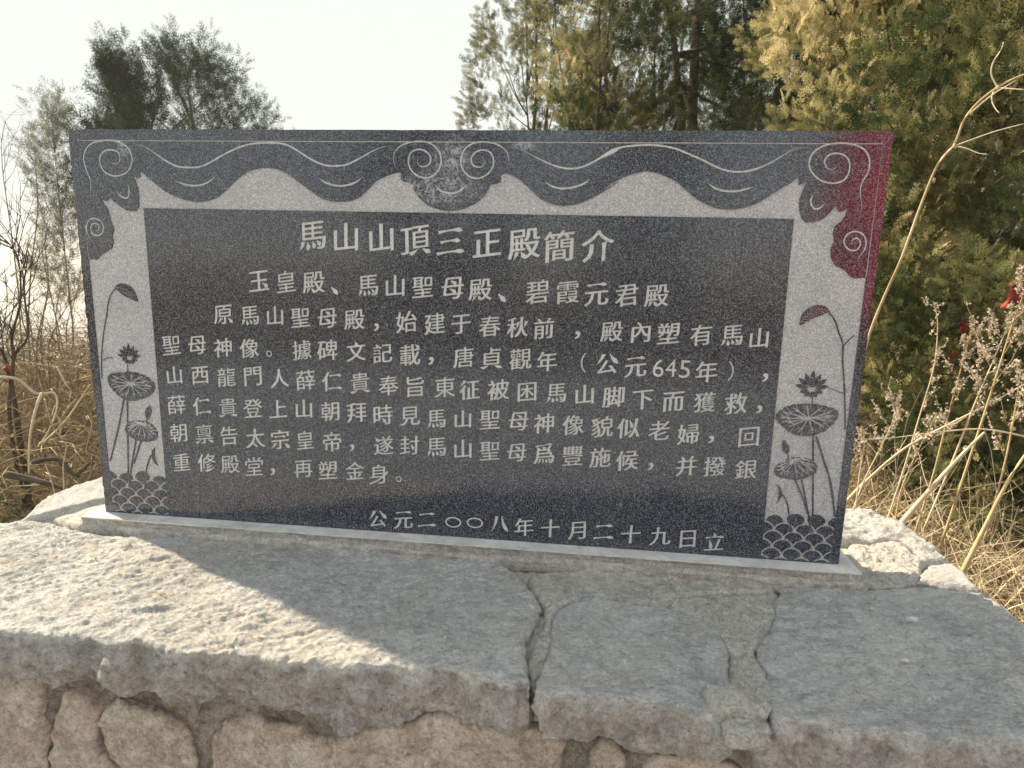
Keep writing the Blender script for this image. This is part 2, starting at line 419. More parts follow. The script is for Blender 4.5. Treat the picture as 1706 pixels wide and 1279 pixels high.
def reed_leaf(out, spine):
    k = key('reed_leaf')
    item(k, fix_sign([[tuple(p) for p in smooth_line(out, 2, True)]]), 0, I_BAND); il = len(ITEMS) - 1
    S = smooth_line(spine, 4); vp = line_polys(S, 0.0010, False, 9)
    for i in range(1, len(S) - 1):
        d = S[i + 1] - S[i]; d = d / np.linalg.norm(d); nn = np.array([-d[1], d[0]])
        for s in (-1, 1): vp += line_polys([S[i], S[i] + nn * s * 0.014 - d * 0.010], 0.0011, False)
    item(('leaf_veins', 'r%d' % k[1]), fix_sign(vp), 1, il)

def scales(x0, x1, top, phase):
    rows = 6; w = (x1 - x0) / 3.4
    for r in range(rows):
        zc = top - r * 0.0185
        for j in range(-1, 6):
            x = x0 + (j + (0.5 if (r + phase) % 2 else 0)) * w
            if x < x0 - w * .5 or x > x1 + w * .5: continue
            jit = random.uniform(-.005, .009) if r == 0 else random.uniform(-.0015, .0015)
            h = 0.030
            def dome(g):
                P = []
                for q in range(11):
                    a = math.pi * q / 10
                    P.append((x + math.cos(a) * w * .54 * g * (1 + .02 * math.sin(q * 3)), zc + jit + math.sin(a) * h * .62 * g - h * .2))
                P.append((x - w * .30 * g, zc + jit - 0.018)); P.append((x, zc + jit - .026)); P.append((x + w * .30 * g, zc + jit - 0.018))
                return P
            if r > 0 or True: item('recessed_border', fix_sign([dome(1.0)]), 1, I_BAND)
            item(key('water_scale'), fix_sign([dome(0.80)]), 0, I_BAND)
            # comb of fine strokes either side of each scale
        for j in range(-1, 6):
            x = x0 + (j + (0.5 if (r + phase) % 2 else 0)) * w + w * .5
            if r < rows:
                vp = []
                for s in (-1, 1):
                    for q in range(4):
                        vp += line_polys([(x + s * .001, zc - .006 - q * .0012), (x + s * (.0085 - q * .001), zc - .0035 - q * .003 )], 0.0013, False)
                item('recessed_border', fix_sign(vp), 1, I_BAND)
scales(UL, PL2, 0.089, 0)
scales(PR2, UR, 0.089, 1)

raised_line(z4([(315,160),(315,204)]), 0.0014)
raised_line(z4([(312,360),(315,560),(318,790)]), 0.0026)
raised_line(z4([(292,362),(262,520),(215,710)]), 0.0030)
raised_line(z4([(390,595),(370,660),(350,725)]), 0.0030)
raised_line(z4([(362,592),(338,730),(325,840)]), 0.0030)
raised_line(z4([(447,675),(420,760),(412,880)]), 0.0028)
raised_line(z4([(430,460),(418,490)]), 0.0014)
raised_line(z1([(318,952),(290,985),(272,1040),(262,1120),(250,1180),(238,1279)]) + z4([(166,160),(168,240)]), 0.0014)
raised_line(z4([(168,140),(200,122),(228,122)]), 0.0010)
lotus_leaf(z4([(200,245),(215,215),(270,205),(340,202),(400,218),(440,240),(472,280),(465,315),(430,345),(385,362),(330,368),(285,355),(245,320),(215,285)]), z4([(330,270)])[0], 1)
lotus_leaf(z4([(300,520),(315,490),(350,480),(400,480),(445,495),(475,525),(487,560),(475,588),(430,600),(370,592),(330,570),(305,545)]), z4([(392,492)])[0], 2)
lotus_flower(z4([(322,100)])[0], 0.0235)
item(key('lotus_bud'), fix_sign([z4([(418,462),(412,440),(420,412),(438,393),(446,402),(450,430),(442,462),(430,472)])]), 0, I_BAND)
item(key('curled_leaf'), fix_sign([z4([(470,628),(452,650),(452,690),(466,720),(487,735),(474,705),(468,670)])]), 0, I_BAND)
reed_leaf(z1([(310,950),(345,926),(400,945),(430,990),(440,1030),(390,1012),(345,985)]), z1([(312,952),(360,955),(405,985),(438,1028)]))
raised_line(z6([(1205,175),(1207,250)]), 0.0014)
raised_line(z6([(1210,425),(1210,650),(1208,890)]), 0.0030)
raised_line(z6([(1228,435),(1275,580),(1310,700),(1335,890)]), 0.0036)
raised_line(z6([(1145,680),(1175,830),(1195,960)]), 0.0028)
raised_line(z6([(1110,685),(1150,780),(1180,870)]), 0.0028)
raised_line(z6([(1035,760),(1065,820),(1085,990)]), 0.0022)
raised_line(z6([(1065,525),(1070,558)]), 0.0014)
raised_line(z3([(1290,1080),(1330,1130),(1355,1200),(1380,1279)]) + z7([(228,580),(236,700),(238,850)]), 0.0022)
raised_line(z7([(225,540),(245,510),(272,485)]), 0.0012)
raised_line(z7([(236,712),(205,700),(160,682)]), 0.0010)
lotus_leaf(z6([(995,320),(1015,290),(1060,262),(1130,248),(1220,248),(1290,262),(1340,278),(1355,305),(1345,335),(1320,370),(1280,400),(1210,428),(1130,428),(1070,405),(1030,370),(1005,345)]), z6([(1185,330)])[0], 3)
lotus_leaf(z6([(990,640),(990,610),(1020,585),(1070,558),(1110,552),(1170,555),(1210,575),(1235,600),(1225,640),(1190,660),(1120,680),(1050,672),(1005,660)]), z6([(1105,562)])[0], 4)
lotus_flower(z6([(1205,135)])[0], 0.0275)
item(key('lotus_bud'), fix_sign([z6([(1040,522),(1032,490),(1040,455),(1050,455),(1072,490),(1078,515),(1060,530)])]), 0, I_BAND)
item(key('curled_leaf'), fix_sign([z6([(1000,700),(1028,725),(1035,765),(1005,815),(1016,770),(1015,735)])]), 0, I_BAND)
reed_leaf(z3([(1133,1158),(1148,1100),(1200,1060),(1260,1050),(1305,1083),(1270,1102),(1210,1125),(1150,1160)]), z3([(1300,1083),(1240,1072),(1180,1105),(1136,1156)]))

# ---- the inscription
TEXT = [
 ('馬山山頂三正殿簡介', [(520,393),(576,395),(635,396),(692,401),(750,402),(811,405),(873,407),(931,410),(996,410)], 0.060),
 ('玉皇殿、馬山聖母殿、碧霞元君殿', [(431,468),(476,469),(522,471),(557,484),(613,476),(658,476),(704,478),(754,480),(800,483),(836,496),(895,486),(946,487),(994,490),(1044,492),(1094,493)], 0.046),
 ('原馬山聖母殿，始建于春秋前，殿內塑有馬山', [(371,524),(416,526),(458,526),(500,529),(545,530),(590,533),(627,545),(677,536),(724,539),(768,540),(816,543),(862,545),(906,547),(962,558),(1019,553),(1068,553),(1114,555),(1168,558),(1220,559),(1265,563)], 0.043),
 ('聖母神像。據碑文記載，唐貞觀年（公元645年），', [(285,575),(328,575),(371,579),(415,580),(448,589),(503,583),(545,583),(593,585),(637,588),(683,591),(718,601),(772,595),(818,597),(867,598),(911,602),(972,604),(1011,606),(1059,611),(1097,613),(1118,613),(1141,615),(1177,619),(1218,618),(1275,629)], 0.043),
 ('山西龍門人薛仁貴奉旨東征被困馬山脚下而獲救，', [(290,625),(333,625),(377,628),(421,627),(465,630),(509,633),(553,635),(599,638),(647,642),(692,644),(741,645),(782,649),(830,649),(878,653),(927,655),(974,657),(1022,661),(1071,666),(1122,669),(1174,670),(1226,672),(1265,682)], 0.043),
 ('薛仁貴登上山朝拜時見馬山聖母神像貌似老婦，回', [(294,674),(336,676),(379,679),(421,680),(463,681),(506,681),(550,685),(594,687),(638,691),(683,693),(727,698),(771,698),(816,699),(864,702),(906,705),(955,708),(1003,711),(1047,713),(1098,717),(1147,723),(1185,732),(1248,728)], 0.043),
 ('朝禀告太宗皇帝，遂封馬山聖母爲豐施候，并撥銀', [(297,721),(339,723),(381,726),(425,730),(466,732),(508,733),(553,736),(586,746),(639,742),(682,742),(727,745),(771,748),(816,751),(861,754),(906,756),(954,759),(1000,762),(1045,767),(1084,777),(1144,776),(1191,777),(1243,782)], 0.043),
 ('重修殿堂，再塑金身。', [(302,770),(344,771),(383,774),(423,777),(454,786),(505,781),(546,783),(591,784),(631,790),(664,798)], 0.043),
 ('公元二〇〇八年十月二十九日立', [(629,864),(672,866),(711,866),(755,870),(791,871),(832,873),(873,878),(917,880),(961,884),(1006,886),(1051,890),(1100,893),(1146,898),(1190,902)], 0.042),
]
def glyph_splines(chars):
    """outlines of every character, read from Blender's own font as curves"""
    out = {}
    for ch in chars:
        cu = bpy.data.curves.new('g', 'FONT'); cu.body = ch; cu.size = 1.0
        ob = bpy.data.objects.new('g', cu); COL.objects.link(ob)
        out[ch] = ob
    bpy.context.view_layer.update()
    bpy.ops.object.select_all(action='DESELECT')
    for ob in out.values(): ob.select_set(True)
    bpy.context.view_layer.objects.active = next(iter(out.values()))
    bpy.ops.object.convert(target='CURVE')
    res = {}
    for ch, ob in out.items():
        res[ch] = [[(tuple(p.handle_left)[:2], tuple(p.co)[:2], tuple(p.handle_right)[:2]) for p in s.bezier_points] for s in ob.data.splines]
        cd = ob.data; bpy.data.objects.remove(ob); bpy.data.curves.remove(cd)
    return res
def bez(a, b, n):
    p0, p1, p2, p3 = (np.array(v, float) for v in (a[1], a[2], b[0], b[1]))
    ch = np.linalg.norm(p3 - p0) + 1e-9
    cr = lambda u, v: u[0] * v[1] - u[1] * v[0]
    if (abs(cr(p1 - p0, p3 - p0)) + abs(cr(p2 - p0, p3 - p0))) / ch < 0.004: n = 1
    return [((1 - t) ** 3) * p0 + 3 * t * (1 - t) ** 2 * p1 + 3 * t * t * (1 - t) * p2 + t ** 3 * p3 for t in [i / n for i in range(n)]]
def brush(sp, solid=True):
    """turn a plain four-cornered stroke into a brush stroke of regular script: pressed head, thinner middle, shaped foot"""
    if len(sp) != 4 or not solid:
        P = []
        for i in range(len(sp)): P += bez(sp[i], sp[(i + 1) % len(sp)], 3)
        return P
    c = [np.array(s[1]) for s in sp]
    e = [np.linalg.norm(c[(i + 1) % 4] - c[i]) for i in range(4)]
    s0 = 0 if e[0] + e[2] > e[1] + e[3] else 1
    ln, wd = (e[s0] + e[s0 + 2]) / 2, (e[(s0 + 1) % 4] + e[(s0 + 3) % 4]) / 2
    if ln < wd * 1.5 or wd > 0.12:
        P = []
        for i in range(4): P += bez(sp[i], sp[(i + 1) % 4], 3)
        return P
    def samp(a, b, K):
        p0, p1, p2, p3 = (np.array(v, float) for v in (a[1], a[2], b[0], b[1]))
        return [((1 - t) ** 3) * p0 + 3 * t * (1 - t) ** 2 * p1 + 3 * t * t * (1 - t) * p2 + t ** 3 * p3 for t in [i / K for i in range(K + 1)]]
    K = 7
    A = samp(sp[s0], sp[(s0 + 1) % 4], K); B = samp(sp[(s0 + 2) % 4], sp[(s0 + 3) % 4], K)[::-1]
    C = [(a + b) / 2 for a, b in zip(A, B)]; H = [(a - b) / 2 for a, b in zip(A, B)]
    d = C[-1] - C[0]
    horiz = abs(d[0]) > 1.6 * abs(d[1])
    if (horiz and d[0] < 0) or (not horiz and d[1] > 0):
        C, H = C[::-1], H[::-1]; d = -d
    T = d / (np.linalg.norm(d) + 1e-9)
    if horiz and abs(d[1]) < 0.12 * abs(d[0]):
        thick = 1.25; C = [c + np.array([0, 1]) * wd * .35 * math.sin(math.pi * i / K) for i, c in enumerate(C)]; prof = [1.3, .95, .70, .62, .68, .95, 1.75, .95]; ext0, ext1 = 0.10, 0.25; cut = 0.9; rise = 0.0
    elif abs(d[0]) < 0.15 * abs(d[1]):
        thick = 1.55; prof = [1.55, 1.12, .90, .86, .88, .96, 1.10, .70]; ext0, ext1 = 0.30, 0.25; cut = 0.8; rise = 0
    elif d[0] < 0 or (horiz and d[1] > 0):
        thick = 1.75; prof = [1.35, 1.22, 1.08, .95, .80, .60, .36, .08]; ext0, ext1 = 0.2, 0.7; cut = 0.5; rise = 0
    else:
        thick = 1.6; prof = [.35, .55, .78, 1.0, 1.25, 1.55, 1.50, .30]; ext0, ext1 = 0.1, 0.9; cut = 0.5; rise = 0
    w = wd
    C[0] = C[0] - T * w * ext0; C[-1] = C[-1] + T * w * ext1
    up = np.array([-T[1], T[0]])
    L, R = [], []
    for i in range(K + 1):
        h = H[i] * prof[i] * thick * .9
        L.append(C[i] + h); R.append(C[i] - h)
    # slanted pen cuts at both ends
    sgn = 1 if np.dot(H[0], up) > 0 else -1
    L[0] = L[0] - T * w * cut * 0.35 * sgn; R[0] = R[0] + T * w * cut * 0.35 * sgn
    L[-1] = L[-1] - T * w * cut * 0.3 * sgn; R[-1] = R[-1] + T * w * cut * 0.3 * sgn
    return L + R[::-1]
chars = sorted({c for row in TEXT for c in row[0] if c != '〇'})
GL = glyph_splines(chars)
def ring(c, rx, ry, n=22): return [(c[0] + rx * math.cos(2 * math.pi * i / n), c[1] + ry * math.sin(2 * math.pi * i / n)) for i in range(n)]
CHARS = []
for row, cen, em in TEXT:
    for ch, (px, py) in zip(row, cen):
        c = uv(px, py); k = key('engraved_character'); CHARS.append((k, ch))
        if ch == '〇':
            ITEMS.append((k, [(ring(c, .0178, .0122), 1), (ring(c, .0142, .0088), -1)], 1, None)); continue
        if ch in '。':
            ITEMS.append((k, [(ring(c, .0068, .0068, 14), 1), (ring(c, .0042, .0042, 12), -1)], 1, None)); continue
        raw = []
        fill = max((area([q[1] for q in s]) for s in GL[ch]), key=abs) > 0
        for s in GL[ch]:
            o = [q[1] for q in s]
            a0 = area(o)
            P = brush(s, (a0 > 0) == fill and ch not in '645（）')
            a1 = area([tuple(p) for p in P])
            if a0 * a1 < 0: P = P[::-1]
            if not (len(s) == 4 and (a0 > 0) == fill) and ch not in '645（）':      # swell joined strokes as well
                n_ = len(P); P = [np.array(p, float) for p in P]; Q = []
                for i in range(n_):
                    t = P[(i + 1) % n_] - P[i - 1]; t = t / (np.linalg.norm(t) + 1e-9)
                    o_ = np.array([t[1], -t[0]]) * (1 if fill else -1)
                    Q.append(P[i] + o_ * np.array([0.024, 0.005]))
                P = Q
            raw.append(P)
        allp = np.array([p for P in raw for p in P])
        lo, hi = allp.min(0), allp.max(0)
        digit = ch in '645'
        if digit: ctr, S = (lo + hi) / 2, np.array([0.0215 / (hi - lo)[0], 0.036 / (hi - lo)[1]])
        elif ch in '，、（）': ctr, S = (lo + hi) / 2, np.array([em, em]) * (1.12 if ch in '，、' else 0.95)
        else:
            ctr = (lo + hi) / 2; S = np.array([em, em]) * 1.05
            if ch in '山二三十八人': S = S * 0.97
        rt = random.uniform(-.02, .02); sc = random.uniform(.96, 1.03)
        polys = []
        for P in raw:
            Q = []
            for p in P:
                x, y = (p - ctr) * S * sc
                if not digit and ch not in '，、（）': y = y + 0.14 * x
                x, y = x - rt * y, y + rt * x
                Q.append((c[0] + x, c[1] + y))
            a = area(Q)
            if abs(a) > 1e-10: polys.append((Q if a > 0 else Q[::-1], 1 if a > 0 else -1))
        # outer strokes of this font may wind either way: the largest outline sets the sign of "filled"
        big = max(polys, key=lambda t: abs(area(t[0])))[1]
        ITEMS.append((k, [(Q, s * big) for Q, s in polys], 1, None))

# ---- one triangulation of the face
def tablet():
    root = empty('memorial_tablet', BASE, 'dark granite tablet engraved with Chinese text and lotus borders, standing on the plinth', 'memorial tablet')
    # slab outline: sawn edges, the left one rough and chipped
    out = []
    def edge(p, q, n, amp, seed):
        p, q = np.array(p), np.array(q); d = (q - p) / np.linalg.norm(q - p); nn = np.array([-d[1], d[0]])
        for i in range(n):
            t = i / n; a = p + (q - p) * t
            v = noise.fractal(Vector((t * 40, seed, 0)), 1, 2, 3) * amp if 0 < i else 0
            out.append(tuple(a + nn * max(v, -.001)))
    edge((0, 0), (TW, 0), 60, 0.0003, 1); edge((TW, 0), (TW, TH), 80, 0.0008, 2)
    edge((TW, TH), (0.012, TH), 160, 0.0009, 3)
    out += [(0.004, TH - 0.003), (0.001, TH - 0.012)]
    edge((0.0, TH - 0.02), (0, 0), 140, 0.0035, 4)
    out = [p for i, p in enumerate(out)]
    V, edg = [], []
    def addpoly(P):
        i0 = len(V); n = len(P); V.extend(Vector((float(x) * 100, float(y) * 100)) for x, y in P)
        edg.extend((i0 + i, i0 + (i + 1) % n) for i in range(n))
    addpoly(out)
    for k, ps, lev, mask in ITEMS:
        for P, s in ps: addpoly(P)
    r = delaunay_2d_cdt(V, edg, [], 0, 1e-5)
    vs, tris = r[0], r[2]
    X = np.array([(v[0] / 100, v[1] / 100) for v in vs])
    CEN = X[np.array(tris)].mean(1)
    order = np.argsort(CEN[:, 0]); CXs = CEN[order, 0]
    def winding(P):
        """winding number of the closed line P about every triangle centre within its bounds"""
        P = np.array(P, float); lo, hi = P.min(0), P.max(0)
        sel = order[np.searchsorted(CXs, lo[0]):np.searchsorted(CXs, hi[0], 'right')]
        sel = sel[(CEN[sel, 1] > lo[1]) & (CEN[sel, 1] < hi[1])]
        if not len(sel): return sel, np.zeros(0, int)
        x, y = CEN[sel, 0][:, None], CEN[sel, 1][:, None]
        x0, y0 = P[:, 0][None], P[:, 1][None]; x1, y1 = np.roll(P[:, 0], -1)[None], np.roll(P[:, 1], -1)[None]
        side = (x1 - x0) * (y - y0) - (x - x0) * (y1 - y0)
        w = ((y0 <= y) & (y1 > y) & (side > 0)).sum(1) - ((y0 > y) & (y1 <= y) & (side < 0)).sum(1)
        return sel, w
    own = [None] * len(tris)
    sel, w = winding(out)
    for i in sel[w != 0]: own[i] = ('slab', 0)
    covers = []
    for k, ps, lev, mask in ITEMS:
        tot = np.zeros(len(tris), int)
        for P, s in ps:
            sel, w = winding(P); tot[sel] += np.abs(w) * s
        c = tot != 0
        covers.append(c)
        if mask is not None: c = c & covers[mask]
        for i in np.nonzero(c)[0]:
            if own[i] is not None: own[i] = (k, lev)
    DEPTH = {0: 0.0, 1: 0.0012}
    depth_of = lambda o: 0.0018 if (o[0] == 'recessed_border') else DEPTH[o[1]]
    edges = {}
    for i, tr in enumerate(tris):
        if own[i] is None: continue
        for a, b in ((tr[0], tr[1]), (tr[1], tr[2]), (tr[2], tr[0])): edges.setdefault((min(a, b), max(a, b)), []).append((i, a, b))
    groups = {}
    for i, tr in enumerate(tris):
        if own[i] is None: continue
        groups.setdefault(own[i][0], []).append(i)
    meshes = {}
    for k, idx in groups.items():
        vm, VV, FF = {}, [], []
        def vid(v, d):
            if (v, d) not in vm: vm[(v, d)] = len(VV); VV.append((X[v][0], d, X[v][1]))
            return vm[(v, d)]
        lev = own[idx[0]]; d0 = depth_of(lev)
        for i in idx: FF.append([vid(v, d0) for v in tris[i]])
        meshes[k] = (vm, VV, FF, vid, d0)
        if k == 'slab':
            pass
        for i in idx:               # walls down to the deeper neighbour, or the rim of the slab
            tr = tris[i]
            for a, b in ((tr[0], tr[1]), (tr[1], tr[2]), (tr[2], tr[0])):
                nb = [j for j, _, _ in edges[(min(a, b), max(a, b))] if j != i]
                if nb:
                    d1 = depth_of(own[nb[0]])
                    if d1 > d0: FF.append([vid(a, d0), vid(a, d1), vid(b, d1), vid(b, d0)])
    # slab rim and back
    vm, VV, FF, vid, d0 = meshes['slab']
    for (a, b), L in edges.items():
        if len(L) == 1:
            i, a, b = L[0]; d0 = depth_of(own[i])
            FF.append([vid(a, d0), vid(a, TT), vid(b, TT), vid(b, d0)])
    back = [vid(a, TT) for a in sorted({v for (a, b), L in edges.items() if len(L) == 1 for v in (a, b)}, key=lambda v: math.atan2(X[v][1] - TH / 2, X[v][0] - TW / 2))]
    FF.append(back)
    objs = {}
    def mk(k, name, mat, par): 
        vm, VV, FF, _, _ = meshes[k]
        objs[k] = mesh_obj(name, VV, FF, mat, par, BASE); return objs[k]
    mk('slab', 'slab', M['granite'], root)
    mk('recessed_border', 'recessed_border', M['etched'], root)
    for k in list(meshes):
        if k in ('slab', 'recessed_border') or k[0] == 'leaf_veins': continue
        light = k[0] in ('scroll_line', 'border_line', 'engraved_character')
        o = mk(k, k[0], M['letter'] if light else M['granite'], root)
    for k in list(meshes):
        if k[0] == 'leaf_veins':
            par = objs[('reed_leaf', int(k[1][1:]))] if isinstance(k[1], str) else objs[('lotus_leaf', k[1])]
            mk(k, 'leaf_veins', M['etched'], par)
    return root
tablet()

# ------------------------------------------------------------------ terrain, water, far hills
def smoothstep(a, b, x):
    t = np.clip((x - a) / (b - a), 0, 1); return t * t * (3 - 2 * t)
def terr(x, y):
    x = np.asarray(x, float); y = np.asarray(y, float)
    r = np.hypot(x - 0.8, y - 0.5)
    back = smoothstep(5.5, 60, y) * 26 + smoothstep(60, 500, y) * 105
    left = smoothstep(4, 60, -x) * 14 * smoothstep(-20, 5, y)
    h = -0.92 - back - left
    h = h + 0.05 * np.sin(x * 1.3 + .4) * np.cos(y * 1.1) + 0.10 * np.exp(-((x + 2.2) ** 2 + (y - 2.2) ** 2) / 4)
    h = h + 0.012 * np.sin(x * 7.1 + y * 3.3)
    return h
def terrain():
    g = np.concatenate([-np.geomspace(6, 4000, 46)[::-1], np.linspace(-5.8, 5.8, 80), np.geomspace(6, 4000, 46)])
    X, Y = np.meshgrid(g + 0.8, g + 0.5); Z = terr(X, Y)
    n = len(g); V = np.stack([X, Y, Z], -1).reshape(-1, 3)
    i = np.arange(n - 1); a = (i[:, None] * n + i[None, :]).ravel()
    F = np.stack([a, a + 1, a + n + 1, a + n], 1)
    mt, nn, b = new_mat('dry_hilltop_soil')
    co = coords(nn)
    c = ramp(nn, tex(nn, co, 5, 9, 0.75, 0.6), [(0.32, (0.045, 0.034, 0.02)), (0.5, (0.17, 0.125, 0.07)), (0.68, (0.30, 0.23, 0.13))]).outputs[0]
    g2 = ramp(nn, tex(nn, co, 1.3, 5, 0.7), [(0.5, (0, 0, 0)), (0.62, (.7, .7, .7))]).outputs[0]
    c = mix(nn, g2, c, (0.075, 0.085, 0.03))
    nn.links.new(c, b.inputs['Base Color']); b.inputs['Roughness'].default_value = 1
    bp = nd(nn, 'ShaderNodeBump', Strength=1, Distance=0.04); nn.links.new(tex(nn, co, 30, 8, 0.8), bp.inputs['Height']); nn.links.new(bp.outputs[0], b.inputs['Normal'])
    tag(mesh_obj('ground', V, F, mt, smooth=True), kind='structure')
    # unseen paving, added to bounce sunlight onto the tablet and plinth front
    mp = make_plain('pale_paving', (0.26, 0.27, 0.285), (0.37, 0.385, 0.40), 3, 0.9, 0.2)
    V, F = [], []
    V = [(-4, -7, -.79), (6.5, -7, -.79), (6.5, -.50, -.79), (-4, -.50, -.79), (-4, -7, -1.3), (6.5, -7, -1.3), (6.5, -.50, -1.3), (-4, -.50, -1.3)]
    F = [[0, 1, 2, 3], [0, 4, 5, 1], [1, 5, 6, 2], [2, 6, 7, 3], [3, 7, 4, 0]]
    tag(mesh_obj('terrace', V, F, mp), kind='structure')
terrain()
mt, n_, b_ = new_mat('lake_water')
b_.inputs['Base Color'].default_value = (0.10, 0.14, 0.15, 1); b_.inputs['Roughness'].default_value = 0.12
tag(mesh_obj('lake', [(-2600, 330, -127), (1500, 330, -127), (1500, 2300, -127), (-2600, 2300, -127)], [[0, 1, 2, 3]], mt), kind='structure')
def hills():
    nx, ny = 120, 14
    V = []
    for j in range(ny):
        for i in range(nx):
            x = -4200 + 8400 * i / (nx - 1); y = 2300 + 1200 * j / (ny - 1)
            h = math.sin(math.pi * j / (ny - 1)) * (128 + 14 * noise.fractal(Vector((x / 900, y / 2500, 4)), 1, 2, 5))
            V.append((x, y, -128 + max(h, -1)))
    F = [[j * nx + i, j * nx + i + 1, (j + 1) * nx + i + 1, (j + 1) * nx + i] for j in range(ny - 1) for i in range(nx - 1)]
    tag(mesh_obj('hills', V, F, make_plain('far_hill', (0.06, 0.07, 0.04), (0.13, 0.12, 0.07), 0.02, 1, 0), smooth=True), kind='structure')
hills()

# ------------------------------------------------------------------ the plinth
PB = (0.8, 0.0, -0.92)
plinth = empty('stone_plinth', PB, 'rough masonry plinth of limestone capstones over tan stones and mortar, carrying the tablet', 'plinth')
def resample(P, step):
    P = [np.array(p, float) for p in P]; out = []
    for i in range(len(P)):
        a, b = P[i], P[(i + 1) % len(P)]; L = np.linalg.norm(b - a); n = max(1, int(round(L / step)))
        for k in range(n): out.append(a + (b - a) * k / n)
    return np.array(out)
def edge_dist(pts, poly):
    A = poly; B = np.roll(poly, -1, 0); best = np.full(len(pts), 1e9)
    for a, b in zip(A, B):
        ab = b - a; L2 = ab @ ab + 1e-12
        t = np.clip(((pts - a) @ ab) / L2, 0, 1)
        d = pts - (a + t[:, None] * ab); best = np.minimum(best, np.einsum('ij,ij->i', d, d))
    return np.sqrt(best)
def inside(pts, poly):
    x, y = pts[:, 0], pts[:, 1]; r = np.zeros(len(pts), bool); n = len(poly)
    for i in range(n):
        (x0, y0), (x1, y1) = poly[i - 1], poly[i]
        c = ((y0 > y) != (y1 > y)); 
        with np.errstate(divide='ignore', invalid='ignore'):
            r ^= c & (x < (x1 - x0) * (y - y0) / (y1 - y0 + 1e-15) + x0)
    return r
def fr(v, H=0.9, lac=2.1, oc=5): return noise.fractal(v, H, lac, oc)
